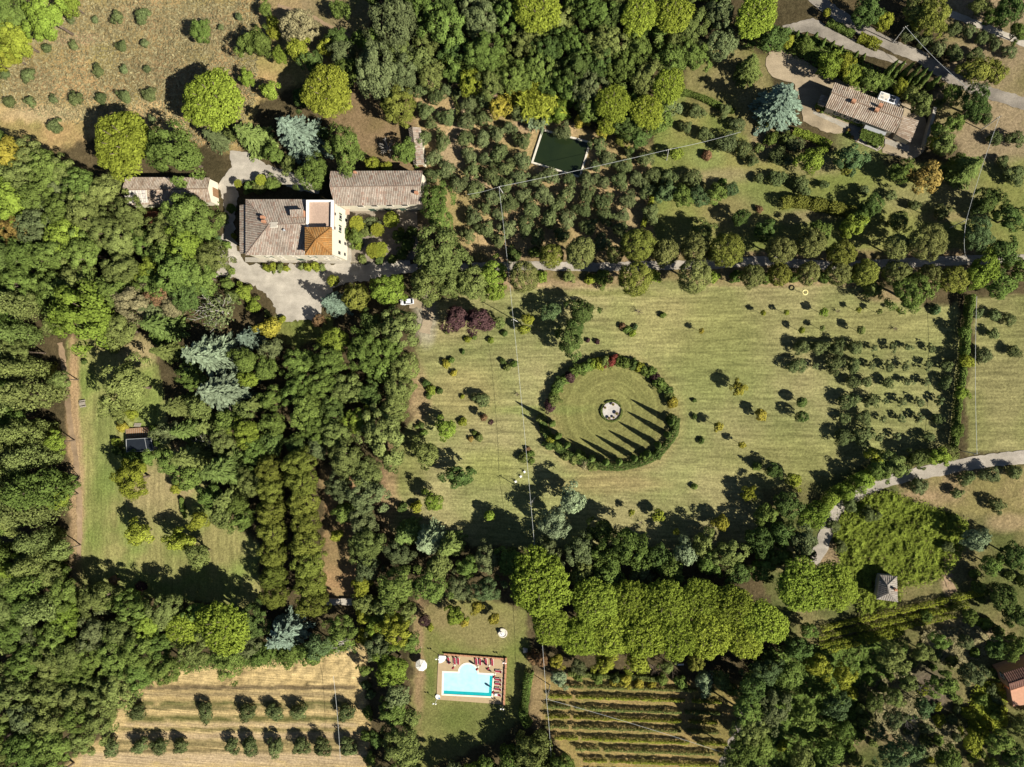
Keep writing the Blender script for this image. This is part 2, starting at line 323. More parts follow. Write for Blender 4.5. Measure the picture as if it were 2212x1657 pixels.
for (x0, x1, y, hw, c) in STRIPS:
    f = np.clip((hw * 1.5 - np.abs(PYg + jy * .25 - y)) / hw, 0, 1) * np.clip((PXg + jx - x0) / 20, 0, 1) * np.clip((x1 - PXg + jx) / 20, 0, 1)
    f = f * np.clip((fbm(GX / 3.5, GY / 1.2, 77) - .12) / .30, 0, 1)
    COL = mixc(COL, np.array(c) * .85, f * .97)
fine = fbm(GX / 1.3, GY / 1.3, 91, 3)
COL *= (1 + (fine - .5)[..., None] * .35)
fine2 = fbm(GX / 22, GY / 22, 95, 3)
COL *= (1 + (fine2 - .5)[..., None] * .35) * .70
def groundmat(name, kind):
    m, n, l = newmat(name)
    a = n.new("ShaderNodeAttribute"); a.attribute_name = 'earth'
    f1 = mapped_noise(n, l, 1.6, 6, rough=.7); c = mul(n, l, a.outputs['Color'], f1, .62, 1.38)
    f2 = mapped_noise(n, l, 6.0, 3); c = mul(n, l, c, f2, .72, 1.28)
    bump = f1; bs, bd = .5, .25
    if kind == 'mown':
        f3 = mapped_noise(n, l, 1.0, 3, (.10, 1.1, 1)); c = mul(n, l, c, f3, .70, 1.30)
        f5 = mapped_noise(n, l, 1.0, 2, (.02, .16, 1)); c = mul(n, l, c, f5, .85, 1.15)
    if kind == 'rings':
        c_ = at(1321, 888); tc = n.new("ShaderNodeTexCoord"); dv = n.new("ShaderNodeVectorMath"); dv.operation = 'DISTANCE'; dv.inputs[1].default_value = (c_.x, c_.y, 0)
        l.new(tc.outputs['Object'], dv.inputs[0]); cb = n.new("ShaderNodeCombineXYZ"); l.new(dv.outputs['Value'], cb.inputs[0])
        nz = mapped_noise(n, l, .12, 2); l.new(nz, cb.inputs[1]); tn = n.new("ShaderNodeTexNoise"); tn.inputs['Scale'].default_value = 1.0; l.new(cb.outputs[0], tn.inputs['Vector'])
        c = mul(n, l, c, tn.outputs['Fac'], .76, 1.24)
    if kind == 'mown_v':
        f3 = mapped_noise(n, l, 1.0, 3, (.9, .10, 1)); c = mul(n, l, c, f3, .76, 1.24)
    if kind == 'plough':
        f3 = mapped_noise(n, l, 1.0, 3, (.05, 2.4, 1)); c = mul(n, l, c, f3, .70, 1.26); bump = f3; bs, bd = .6, .3
    if kind == 'weeds':
        f3 = mapped_noise(n, l, .5, 7, (1, 1, 1), .75); c = mul(n, l, c, f3, .72, 1.26); bs, bd = .6, .35
    principled(n, l, c, 1.0, bump, bs, bd, 0.0)
    return m
GM = {k: groundmat('earth_' + k, k) for k in ('plain', 'mown', 'mown_v', 'plough', 'weeds', 'rings')}
ZMAT = {'circle_lawn': 'rings', 'ground': 'weeds', 'dry_meadow': 'weeds', 'lawn': 'mown', 'garden_lawn': 'mown_v', 'ploughed_field': 'plough', 'rough_field': 'weeds', 'scrub_ground': 'weeds'}
zone_names = ['ground'] + [z[0] for z in ZONES]
ny, nx = GX.shape
HG = (fbm(GX / 2.2, GY / 2.2, 120, 3) - .5) * .10        # centimetre-scale unevenness
pl = (ZI == [i for i, z in enumerate(zone_names) if z == 'ploughed_field'][0]) & (PYg < 1488)
HG[pl] += (fbm(GX / 1.9, GY / 1.3, 140, 2)[pl] - .5) * 1.0   # open clods at the head of the field
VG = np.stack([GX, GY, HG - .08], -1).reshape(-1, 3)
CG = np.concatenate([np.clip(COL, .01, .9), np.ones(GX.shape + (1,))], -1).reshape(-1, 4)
ii, jj = np.meshgrid(np.arange(ny - 1), np.arange(nx - 1), indexing='ij')
q = np.stack([ii * nx + jj, ii * nx + jj + 1, (ii + 1) * nx + jj + 1, (ii + 1) * nx + jj], -1).reshape(-1, 4)
zq = ZI[:-1, :-1].reshape(-1)
names_u = []
for nm in zone_names:
    if nm not in names_u: names_u.append(nm)
for nm in names_u:
    ids = [i for i, z in enumerate(zone_names) if z == nm]
    sel = np.isin(zq, ids)
    if not sel.any(): continue
    qs = q[sel]; u, inv = np.unique(qs, return_inverse=True)
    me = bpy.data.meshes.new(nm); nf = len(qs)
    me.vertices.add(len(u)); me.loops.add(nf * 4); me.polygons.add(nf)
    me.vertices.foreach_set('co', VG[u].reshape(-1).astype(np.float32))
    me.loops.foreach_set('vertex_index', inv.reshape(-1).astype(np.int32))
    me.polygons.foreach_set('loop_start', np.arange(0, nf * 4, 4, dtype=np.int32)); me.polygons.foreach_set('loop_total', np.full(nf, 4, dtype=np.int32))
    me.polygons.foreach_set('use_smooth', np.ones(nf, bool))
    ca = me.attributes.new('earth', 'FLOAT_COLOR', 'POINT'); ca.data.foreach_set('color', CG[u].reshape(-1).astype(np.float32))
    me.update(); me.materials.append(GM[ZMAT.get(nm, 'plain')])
    tag(link(nm, me), kind='structure')

# ------------------------------------------------------------------ roads, yards and paths: ragged sheets a few cm above the soil
def gravelmat(name, col, var=.25, tracks=False):
    m, n, l = newmat(name); col = (col[0] * .70, col[1] * .69, col[2] * .68)
    f = mapped_noise(n, l, .25, 6, rough=.65); c = ramp(n, l, f, [(.3, tuple(x * (1 - var) for x in col)), (.7, tuple(min(1, x * (1 + var * .5)) for x in col))])
    f2 = mapped_noise(n, l, 5, 4); c = mul(n, l, c, f2, .80, 1.2); c = mul(n, l, c, mapped_noise(n, l, .09, 3), .82, 1.12); c = mul(n, l, c, mapped_noise(n, l, .5, 3, (.25, 1.2, 1), rot=.5), .88, 1.1)
    principled(n, l, c, 1, f2, .4, .08, 0); return m
GRAVEL = gravelmat('pale_gravel', (.60, .55, .46))
GRAVELW = gravelmat('yellow_gravel', (.50, .41, .28))
ROADM = gravelmat('grey_lane', (.40, .36, .30), .35)
LANE = gravelmat('pale_lane', (.54, .49, .41), .3)
DIRT = gravelmat('dirt', (.44, .32, .20), .3)
PAVE = gravelmat('paving', (.52, .48, .40), .2)
def smooth_line(pts, step=1.2):
    """Catmull-Rom through world points"""
    P = [Vector(p) for p in pts]; P = [P[0] * 2 - P[1]] + P + [P[-1] * 2 - P[-2]]; out = []
    for i in range(1, len(P) - 2):
        n = max(2, int((P[i + 1] - P[i]).length / step))
        for k in range(n):
            t = k / n; a, b, c, d = P[i - 1], P[i], P[i + 1], P[i + 2]
            out.append(.5 * ((2 * b) + (c - a) * t + (2 * a - 5 * b + 4 * c - d) * t * t + (3 * b - a - 3 * c + d) * t ** 3))
    out.append(P[-2]); return out
def sheet(name, pts, mat, z, rag=.35, curve=False, kind='structure'):
    W_ = [at(x, y, 0) for x, y in pts]
    if curve: W_ = smooth_line(W_ + [W_[0]], 1.0)[:-1]
    else:
        o = []
        for i in range(len(W_)):
            a, b = W_[i], W_[(i + 1) % len(W_)]; n = max(1, int((b - a).length / .8))
            o += [a.lerp(b, k / n) for k in range(n)]
        W_ = o
    V = [Vector((p.x + (random.random() - .5) * rag * 2, p.y + (random.random() - .5) * rag * 2, z)) for p in W_]
    tr = tessellate_polygon([V])
    o = mesh_obj(name, V, [t if (V[t[1]] - V[t[0]]).cross(V[t[2]] - V[t[0]]).z > 0 else t[::-1] for t in tr], mat)
    return tag(o, kind=kind)
def ribbon(name, pts, width, mat, z, rag=.25):
    L = smooth_line([at(x, y, 0) for x, y in pts], .9); V = []
    for i, p in enumerate(L):
        d = (L[min(i + 1, len(L) - 1)] - L[max(i - 1, 0)]).normalized(); s_ = Vector((-d.y, d.x, 0))
        w = width / 2 + (random.random() - .5) * rag
        V += [p + s_ * w, p + s_ * w * .3, p - s_ * w * .3, p - s_ * (width / 2 + (random.random() - .5) * rag)]
    for v in V: v.z = z
    Fs = [(i * 4 + k, i * 4 + 4 + k, i * 4 + 5 + k, i * 4 + 1 + k) for i in range(len(L) - 1) for k in range(3)]
    Fs = [f[::-1] for f in Fs] if (V[Fs[0][1]] - V[Fs[0][0]]).cross(V[Fs[0][2]] - V[Fs[0][0]]).z < 0 else Fs
    return tag(mesh_obj(name, V, Fs, mat), kind='structure')
sheet('forecourt', [(470, 560), (480, 505), (488, 470), (478, 415), (492, 385), (512, 400), (515, 440), (505, 480), (512, 545), (540, 570), (620, 572), (740, 570), (770, 572), (885, 562), (890, 588), (800, 604), (720, 620), (700, 660), (690, 690), (655, 694), (610, 692), (585, 650), (555, 618), (500, 600), (468, 596)], GRAVEL, .03, .55)
sheet('gravel_yard', [(495, 325), (535, 330), (575, 355), (640, 375), (690, 400), (690, 420), (640, 410), (575, 385), (530, 392), (500, 405), (478, 420), (470, 400), (500, 360)], GRAVEL, .05, .25)
ribbon('avenue_lane', [(880, 580), (1000, 578), (1150, 574), (1280, 577), (1400, 574), (1540, 571), (1650, 564), (1800, 574), (1950, 568), (2100, 562), (2260, 560)], 2.5, LANE, .04)
ribbon('side_lane', [(885, 652), (915, 656), (925, 680), (918, 720)], 3.2, GRAVELW, .035, .6)
ribbon('country_road', [(1755, 1215), (1775, 1180), (1785, 1150), (1800, 1110), (1840, 1075), (1890, 1048), (1945, 1030), (2010, 1018), (2080, 1004), (2150, 994), (2270, 980)], 3.3, LANE, .04, .4)
ribbon('upper_road', [(1740, -20), (1800, 25), (1865, 66), (1930, 100), (1987, 122), (2040, 160), (2105, 190), (2160, 208), (2270, 240)], 3.1, ROADM, .03, .4)
sheet('paved_drive', [(1691, 56), (1757, 39), (1800, 62), (1850, 88), (1900, 108), (1930, 122), (1960, 140), (1925, 134), (1890, 124), (1850, 116), (1800, 92), (1745, 70), (1718, 72), (1692, 66)], ROADM, .06, .2)
ribbon('garden_path', [(2050, 28), (2090, 44), (2120, 55), (2160, 72), (2230, 100)], 1.7, GRAVEL, .03, .3)
sheet('house_drive', [(1654, 132), (1662, 112), (1690, 106), (1722, 122), (1760, 145), (1800, 168), (1960, 225), (1992, 240), (2010, 290), (1995, 330), (1970, 345), (1925, 335), (1905, 330), (1915, 300), (1830, 285), (1800, 290), (1760, 275), (1735, 262), (1730, 230), (1715, 180), (1668, 165), (1656, 150)], GRAVELW, .045, .2)
sheet('stone_paving', [(1758, 238), (1835, 270), (1860, 276), (1905, 320), (1895, 326), (1850, 306), (1828, 279), (1757, 246)], PAVE, .08, .1)
sheet('stone_paving', [(1912, 300), (1965, 315), (1962, 328), (1910, 310)], PAVE, .075, .1)
sheet('courtyard', [(745, 455), (900, 455), (905, 560), (770, 566), (752, 560)], gravelmat('courtyard_gravel', (.36, .31, .24)), .03, .3)
ribbon('dirt_track', [(130, 740), (140, 800), (150, 900), (165, 1000), (172, 1100), (170, 1210)], 1.9, DIRT, .03, .6)
ribbon('dirt_track', [(1635, 1470), (1615, 1530), (1590, 1590), (1560, 1660), (1545, 1720)], 2.6, ROADM, .03, .5)
ribbon('dirt_track', [(925, 175), (1010, 185), (1080, 215), (1120, 240)], 1.4, DIRT, .03, .5)
ribbon('dirt_track', [(600, 12), (680, 40), (720, 62), (800, 100)], 1.3, DIRT, .03, .5)
ribbon('dirt_track', [(2060, 1280), (2045, 1240), (2050, 1190), (2085, 1160)], 1.6, DIRT, .03, .5)

# ------------------------------------------------------------------ buildings
def tile_roof(name, faces, mat, parent, pitch=.5, rise=.10, course=.75):
    Q = []; T = []
    for poly in faces:
        P = [Vector(p) for p in poly]; A = P[0]; U = (P[1] - P[0]).normalized()
        N = (P[1] - P[0]).cross(P[-1] - P[0]).normalized()
        if N.z < 0: N = -N
        Vd = N.cross(U)
        if sum((p - A).dot(Vd) for p in P) < 0: Vd = -Vd
        uv = [((p - A).dot(U), (p - A).dot(Vd)) for p in P]
        umin = min(u for u, v in uv) + 1e-4; umax = max(u for u, v in uv) - 1e-4
        def span(u):
            vs = []
            for i in range(len(uv)):
                (u0, v0), (u1, v1) = uv[i], uv[(i + 1) % len(uv)]
                if (u0 - u) * (u1 - u) <= 0 and abs(u1 - u0) > 1e-9: vs.append(v0 + (v1 - v0) * (u - u0) / (u1 - u0))
            return (min(vs), max(vs)) if vs else (0, 0)
        n = max(1, int(round((umax - umin) / pitch))); pt = (umax - umin) / n
        prof = [(0, .0), (.22, rise), (.55, rise), (.77, .0), (1.0, .0)]
        for i in range(n):
            st_ = random.random() * .5
            for (a, ha), (b, hb) in zip(prof, prof[1:]):
                ua = umin + (i + a) * pt; ub = umin + (i + b) * pt
                la, ua1 = span(ua); lb, ub1 = span(ub)
                for k in range(int(min(la, lb) / course) - 1, int(max(ua1, ub1) / course) + 1):
                    c0, c1 = k * course, (k + 1) * course
                    va0, va1 = max(min(c0, ua1), la), max(min(c1, ua1), la); vb0, vb1 = max(min(c0, ub1), lb), max(min(c1, ub1), lb)
                    if va1 - va0 + vb1 - vb0 < .02: continue
                    w = lambda u, v, h, e: A + U * u + Vd * v + N * (h + e)
                    Q.append([w(ua, va0, ha, .03), w(ub, vb0, hb, .03), w(ub, vb1, hb, 0), w(ua, va1, ha, 0)])
                    T.append(min(1, st_ + .5 * random.Random(int(i * 977 + k * 131)).random() if ha + hb > 0 else .0))
        dn = Vector((0, 0, -.16)); m = len(P)
        for i in range(m):
            a, b = P[i], P[(i + 1) % m]
            Q.append([a, b, b + dn, a + dn]); T.append(.2)
        if m == 4: Q.append([P[0] + dn, P[3] + dn, P[2] + dn, P[1] + dn]); T.append(.1)
        elif m == 3: Q.append([P[0] + dn, P[2] + dn, P[1] + dn, P[1] + dn * 1.01]); T.append(.1)
    me = quads_mesh(name, np.array([[tuple(p) for p in q_] for q_ in Q]), mat, np.array(T))
    return link(name, me, parent)
def ridge_caps(name, lines, mat, parent, r=.16):
    b = MB()
    for l_ in lines: b.tube([Vector(p) + Vector((0, 0, .06)) for p in l_], r, r, 6)
    return b.build(name, mat, parent)
def inset(poly, d):
    c = sum((Vector((p[0], p[1], 0)) for p in poly), Vector()) / len(poly); out = []
    n = len(poly); P = [Vector((p[0], p[1], 0)) for p in poly]
    for i in range(n):
        a = (P[i] - P[i - 1]).normalized(); b = (P[(i + 1) % n] - P[i]).normalized()
        na = Vector((-a.y, a.x, 0)); nb = Vector((-b.y, b.x, 0))
        if na.dot(c - P[i]) < 0: na = -na
        if nb.dot(c - P[i]) < 0: nb = -nb
        out.append(P[i] + (na + nb) * (d / (1 + max(-.5, na.dot(nb)))))
    return out
def window(parent, A, B, t, z, w, h, shutters=True, name='window'):
    """A window on the wall that runs from A to B (outside on the right when walking A to B)"""
    A = Vector((A[0], A[1], 0)); B = Vector((B[0], B[1], 0)); d = (B - A).normalized(); nrm = Vector((d.y, -d.x, 0)); rz = math.atan2(d.y, d.x)
    p = A.lerp(B, t) + Vector((0, 0, z))
    b = MB()
    for s in (-1, 1): b.box(p + d * s * (w / 2 + .06) + nrm * .05, (.12, .14, h + .24), rz)
    b.box(p + nrm * .05 + Vector((0, 0, h / 2 + .06)), (w, .14, .12), rz); b.box(p + nrm * .08 - Vector((0, 0, h / 2 + .06)), (w + .4, .22, .12), rz)
    f = b.build(name, STONEW, parent)
    b = MB(); b.box(p + nrm * .02, (w, .06, h), rz); b.build('pane', GLASSD, f)
    if shutters:
        for s in (-1, 1):
            b = MB(); b.box(p + d * s * (w * .75 + .14) + nrm * .06, (w * .5, .06, h), rz)
            for k in range(6): b.box(p + d * s * (w * .75 + .14) + nrm * .10 + Vector((0, 0, -h * .42 + k * h * .168)), (w * .42, .03, h * .07), rz)
            b.build('shutter', SHUTTER, f)
    return f
def door(parent, A, B, t, w, h, mat=None):
    A = Vector((A[0], A[1], 0)); B = Vector((B[0], B[1], 0)); d = (B - A).normalized(); nrm = Vector((d.y, -d.x, 0)); rz = math.atan2(d.y, d.x)
    p = A.lerp(B, t); b = MB(); b.box(p + nrm * .03 + Vector((0, 0, h / 2)), (w, .08, h), rz)
    for s in (-1, 1): b.box(p + d * s * (w / 2 + .1) + nrm * .05 + Vector((0, 0, h / 2)), (.2, .16, h), rz)
    b.box(p + nrm * .05 + Vector((0, 0, h + .1)), (w + .4, .16, .2), rz)
    return b.build('door', mat or SHUTTER, parent)
def chimney(parent, p, s=.8, h=1.2, rz=0):
    b = MB(); b.box(p + Vector((0, 0, h / 2 - .3)), (s, s * .75, h + .6), rz); b.box(p + Vector((0, 0, h + .06)), (s * 1.2, s * .95, .12), rz)
    for k in (-1, 1): b.box(p + Vector((math.cos(rz), math.sin(rz), 0)) * k * s * .35 + Vector((0, 0, h + .25)), (.15, s * .6, .26), rz)
    b.box(p + Vector((0, 0, h + .42)), (s * 1.1, s * .85, .10), rz)
    return b.build('chimney', BRICK, parent)

# the villa
EV = 12.0; RV = 14.6
vNW, vNE, vSE, vSW = at(531, 431, EV), at(662, 431, EV), at(660, 551, EV), at(531, 551, EV)
villa = empty('villa', at(640, 505, 0)); villa.location = (0, 0, 0)
tag(villa, 'large cream villa with greyish tiled hip roof, roof terrace and orange-tiled tower', 'villa')
tE = at(722, 551, EV); tN = at(722, 432, EV)
outer = [vSW, at(718, 551, EV), at(722, 432, EV), vNW]
wl_ = inset(outer, .55)
wSW, wSE, wNE, wNW = wl_
b = MB(); b.prism(wl_, -.2, EV - .15); b.build('wall', CREAM, villa)
apW = at(581, 488, RV); apE = at(660, 480, RV)
apW.y = apE.y = (apW.y + apE.y) / 2
rf = tile_roof('roof', [[vSW, vSE, apE, apW], [vNE, vNW, apW, apE], [vNW, vSW, apW]], ROOF_OLD, villa)
ridge_caps('ridge_tiles', [[vSW, apW], [vNW, apW], [apW, apE]], ROOF_OLD, rf)
for px, py in ((571, 471), (573, 480)): chimney(rf, at(px, py, RV - .5), .85, 1.0)
b = MB(); p = at(616, 498, RV - .6); b.tube([p - Vector((0, 0, .5)), p + Vector((0, 0, .9))], .22, .22, 8); b.lathe([(.38, 0), (.05, .25)], p + Vector((0, 0, .9)), 10); b.build('flue_pipe', GREYMET, rf)
# small raised roof beside the terrace and a roof hatch
c0 = at(644, 462, RV)
b = MB(); b.box(c0 + Vector((0, 0, -.9)), (3.6, 1.6, 3.2)); b.build('raised_wall', BRICK, villa)
tile_roof('raised_roof', [[c0 + Vector((-1.95, -1.0, .75)), c0 + Vector((1.95, -1.0, .75)), c0 + Vector((1.95, .95, 1.15)), c0 + Vector((-1.95, .95, 1.15))]], ROOF_OLD, villa)
h0 = at(592, 486, RV)
b = MB(); b.box(h0 + Vector((0, 0, -.3)), (2.2, 1.5, .9)); b.build('roof_hatch', STONEW, villa)
b = MB(); b.box(h0 + Vector((0, 0, .19)), (1.9, 1.2, .05)); b.build('hatch_cover', STONE, villa)
# terrace with white parapet
tz = EV + 1.3
tp = inset([at(664, 433, tz), at(722, 433, tz), at(721, 497, tz), at(664, 497, tz)], .1)
b = MB(); b.prism(inset([(p.x, p.y) for p in tp], .4), EV - .3, tz + .1); b.build('terrace_floor', TERRACOTTA, villa)
par = MB(); ins = inset(tp, .22)
for i in range(4):
    a, c = ins[i], ins[(i + 1) % 4]; d = c - a
    par.box((a + c) / 2 + Vector((0, 0, tz + .45)), (d.length + (.44 if i % 2 else -.44), .44, 1.05), math.atan2(d.y, d.x))
par.build('terrace_parapet', WHITE, villa)
# tower
TZ = EV + 4.2
to = [at(659, 491, TZ), at(717, 491, TZ), at(717, 551, TZ), at(659, 551, TZ)]
tw = inset(to, .45)
b = MB(); b.prism(tw, EV - .5, TZ - .16); b.build('tower_wall', CREAM, villa)
ap = sum(to, Vector()) / 4 + Vector((0, 0, 1.7))
tr_ = tile_roof('tower_roof', [[to[3], to[2], ap], [to[2], to[1], ap], [to[1], to[0], ap], [to[0], to[3], ap]], ROOF_ORANGE, villa)
ridge_caps('ridge_tiles', [[q_, ap] for q_ in to], ROOF_ORANGE, tr_, .18)
for t in (.3, .7): window(villa, tw[0], tw[1], t, EV + 1.4, .8, 1.0, False)
# lower lean-to roof on the west side
lz = 10.4
la, lb_ = at(518, 443, lz), at(518, 548, lz); lc, ld = Vector((wSW.x, wSW.y, 11.3)), Vector((wNW.x, wNW.y, 11.3))
b = MB(); b.prism([(la.x + .4, la.y - .4), (wNW.x - .02, la.y - .4), (wSW.x - .02, lb_.y + .4), (lb_.x + .4, lb_.y + .4)], -.2, lz - .2); b.build('side_wing_wall', CREAM, villa)
tile_roof('side_wing_roof', [[lb_, la, Vector((wNW.x - .05, la.y, 11.3)), Vector((wSW.x - .05, lb_.y, 11.3))][::1]], ROOF_OLD, villa)
b = MB(); b.box((wSW + wSE) / 2 + Vector((0, -.35, 6.0)), ((wSE - wSW).length + .1, .0 + .12, .18)); 
for t in (.07, .20, .33, .47, .62, .77, .91): window(villa, wSW, wSE, t, 9.9, .95, 1.5, False)
for t in (.14, .28, .47, .68, .83, .93): window(villa, wSW, wSE, t, 6.1, 1.0, 1.9, t in (.14, .68))
for t in (.10, .24, .62, .78, .92): window(villa, wSW, wSE, t, 2.1, 1.0, 1.7, False)
door(villa, wSW, wSE, .45, 1.5, 2.7)
for t in (.12, .52, .80): window(villa, wSE, wNE, t, 9.9, .8, 1.2, False)
for t in (.08, .30, .56, .80): window(villa, wSE, wNE, t, 6.1, .95, 1.9, t > .5)
for t in (.10, .32, .80): window(villa, wSE, wNE, t, 2.1, .9, 1.6, False)
door(villa, wSE, wNE, .58, 1.3, 2.5)
b = MB(); b.prism([(p.x, p.y) for p in (at(530, 566, 0), at(756, 570, 0), at(760, 560, 0), at(756, 500, 0), at(745, 500, 0), at(744, 556, 0), at(530, 556, 0))], .0, .14); b.build('plinth_pavement', PAVE, villa)

# the long wing
EW = 8.6; RW = 10.4
gNW, gNE, gSE, gSW = at(713, 370, EW), at(913, 369, EW), at(912, 441, EW), at(723, 445, EW)
wing = empty('tiled_wing'); tag(wing, 'long cream farm wing with greyish tiled gable roof joined behind the villa', 'building')
w4 = inset([gSW, gSE, gNE, gNW], .5); b = MB(); b.prism(w4, -.2, EW - .15)
for a, c in ((w4[0], w4[3]), (w4[1], w4[2])):
    m_ = (a + c) / 2; b.add([(a.x, a.y, EW - .16), (c.x, c.y, EW - .16), (m_.x, m_.y, RW - .2)], [(0, 1, 2)])
b.build('wall', CREAM, wing)
r0, r1 = (gNW + gSW) / 2 + Vector((0, 0, RW - EW)), (gNE + gSE) / 2 + Vector((0, 0, RW - EW))
rf = tile_roof('roof', [[gSW, gSE, r1, r0], [gNE, gNW, r0, r1]], ROOF_OLD, wing)
ridge_caps('ridge_tiles', [[r0, r1]], ROOF_OLD, rf)
chimney(rf, at(901, 418, RW - .6), .8, .9); chimney(rf, at(769, 374, EW + .2), .6, .8)
for t in (.25, .42, .60, .78): window(wing, w4[0], w4[1], t, 6.0, 1.8, 2.0, False)
for t in (.33, .52, .70): door(wing, w4[0], w4[1], t, 1.4, 2.4)
b = MB(); p = at(746, 458, 2.6); b.box(p, (2.6, 1.6, .1)); b.build('porch_roof', TERRACOTTA, wing)

def gable_house(root, nw, ne, se, sw, ez, rz_, roof, wallm, over=.4, along=True, cap=None):
    P = [at(*nw, ez), at(*ne, ez), at(*se, ez), at(*sw, ez)]
    w = inset([P[3], P[2], P[1], P[0]], over); b = MB(); b.prism(w, -.2, ez - .15)
    if along:
        r0, r1 = (P[0] + P[3]) / 2 + Vector((0, 0, rz_ - ez)), (P[1] + P[2]) / 2 + Vector((0, 0, rz_ - ez))
        for a, c in ((w[0], w[3]), (w[1], w[2])):
            m_ = (a + c) / 2; b.add([(a.x, a.y, ez - .16), (c.x, c.y, ez - .16), (m_.x, m_.y, rz_ - .2)], [(0, 1, 2)])
        fs = [[P[3], P[2], r1, r0], [P[1], P[0], r0, r1]]
    else: fs = None
    b.build('wall', wallm, root)
    rf = tile_roof('roof', fs, roof, root); ridge_caps('ridge_tiles', [[r0, r1]], cap or roof, rf)
    return P, w, rf
# narrow shed
shed = empty('narrow_shed'); tag(shed, 'narrow tiled shed running away from the corner of the long wing', 'shed')
P = [at(883, 277, 3.6), at(909, 276, 3.6), at(916, 355, 3.6), at(894, 356, 3.6)]
w = inset(P, .3); b = MB(); b.prism(w, -.2, 3.45); b.build('wall', CREAM, shed)
ra, rb = P[0].lerp(P[1], .35) + Vector((0, 0, .9)), P[3].lerp(P[2], .35) + Vector((0, 0, .9))
tile_roof('roof', [[P[2], P[1], ra, rb], [P[0], P[3], rb, ra]], ROOF_OLD, shed)
door(shed, w[3], w[2], .5, 1.0, 2.1, WOOD)
tank = MB(); tank.lathe([(.62, 0), (.66, .1), (.66, 1.5), (.5, 1.7), (.12, 1.78)], at(920.5, 350, 0), 14)
tag(tank.build('water_tank', WHITE), 'white upright water tank at the lower end of the narrow tiled shed', 'water tank')
# west outbuilding with the half-stripped roof
ob = empty('outbuilding'); tag(ob, 'long low outbuilding with ribbed tiles and a half-stripped white roof end', 'outbuilding')
P, w, rf = gable_house(ob, (271, 383), (453, 384), (456, 437), (274, 443), 4.6, 6.0, ROOF_HOUSE, CREAM, .25)
u = (P[2] - P[3]).normalized(); up = ((P[0] + P[3]) / 2 + Vector((0, 0, 1.4)) - P[3]); r3 = P[3] + Vector((0, 0, .17))
b = MB()
b.add([r3 + u * .2 + up * .1, r3 + u * 7.6 + up * .1, r3 + u * 7.6 + up * .97, r3 + u * .2 + up * .97], [(0, 1, 2, 3)])
b.build('bare_roof_boards', plain('lime_stained_boards', (.50, .46, .42), .9, .45, 1.8), ob)
b = MB()
for k in range(6):
    a = r3 + u * (.7 + k * 1.25) + up * .12; c = a + u * random.uniform(-.2, .9) + up * .8
    b.tube([a + Vector((0, 0, .14)), c + Vector((0, 0, .14))], .12, .12, 4)
for k in (.35, .65): b.tube([r3 + u * .3 + up * k + Vector((0, 0, .25)), r3 + u * 7.4 + up * k + Vector((0, 0, .25))], .08, .08, 4)
b.build('roof_battens', STONEW, ob)
door(ob, w[1], w[2], .5, 2.2, 2.8, WOOD)
sh2 = empty('red_roof_shed'); tag(sh2, 'small rust-red roofed shed half hidden by trees below the outbuilding', 'shed')
P = [at(315, 457, 2.8), at(352, 457, 3.3), at(350, 490, 3.3), at(313, 490, 2.8)]
b = MB(); b.prism(inset(P, .3), -.2, 2.7); b.build('wall', CREAM, sh2)
REDSHEET = roofmat('red_sheet', [(.33, .13, .07), (.42, .17, .09), (.36, .15, .08)])
tile_roof('roof', [[P[0], P[3], P[2], P[1]]], REDSHEET, sh2)

# the farmhouse on the right
fh = empty('farmhouse'); tag(fh, 'long brown-tiled farmhouse set at an angle, two brick chimneys and green pergola', 'house')
P, w, rf = gable_house(fh, (1802, 178), (1952.5, 236), (1933, 288), (1783, 232), 4.6, 6.2, ROOF_HOUSE, STONEW, .5)
ang = math.atan2((P[2] - P[3]).y, (P[2] - P[3]).x)
for q_ in ((1841, 222), (1899, 231), (1891, 241)): chimney(rf, at(*q_, 5.7), .9, 1.1, ang)
for t in (.18, .34, .5): window(fh, w[0], w[1], t, 2.6, .9, 1.3)
door(fh, w[0], w[1], .72, 1.1, 2.2, WOOD)
A_ = [at(1952, 250, 3.6), at(1985, 260.5, 3.2), at(1967, 308, 3.2), at(1935, 291, 3.6)]
b = MB(); b.prism(inset(A_, .3), -.2, 3.0); b.build('annex_wall', STONEW, fh)
tile_roof('annex_roof', [[A_[1], A_[2], A_[3], A_[0]][::1]], ROOF_HOUSE, fh, .42)
B_ = [at(1774, 204, 3.0), at(1790, 210, 3.4), at(1783, 230, 3.4), at(1766, 224, 3.0)]
b = MB(); b.prism(inset(B_, .25), -.2, 2.85); b.build('porch_wall', STONEW, fh)
tile_roof('porch_roof', [[B_[0], B_[3], B_[2], B_[1]]], ROOF_HOUSE, fh, .42)
G_ = [at(1870, 269, 3.0), at(1915.5, 285, 3.0), at(1912, 293, 2.85), at(1866, 278, 2.85)]
b = MB(); b.add([tuple(p) for p in G_] + [tuple(p - Vector((0, 0, .12))) for p in G_], [(0, 3, 2, 1)[::-1], (4, 5, 6, 7)[::-1], (0, 1, 5, 4), (1, 2, 6, 5), (2, 3, 7, 6), (3, 0, 4, 7)])
b.build('awning', GREYMET, fh)
r = empty('stone_wall'); tag(r, 'broken stone wall on the bank right of the farmhouse annex', 'wall'); b = MB()
pw = [at(2013, 238), at(2009, 256), at(2003, 276), at(1997, 298), at(1992, 318)]
for a, c in zip(pw, pw[1:]): b.box((a + c) / 2 + Vector((0, 0, 1.1 + random.uniform(-.2, .2))), ((c - a).length + .1, .75, 2.4), math.atan2((c - a).y, (c - a).x))
b.build('masonry', STONE, r)
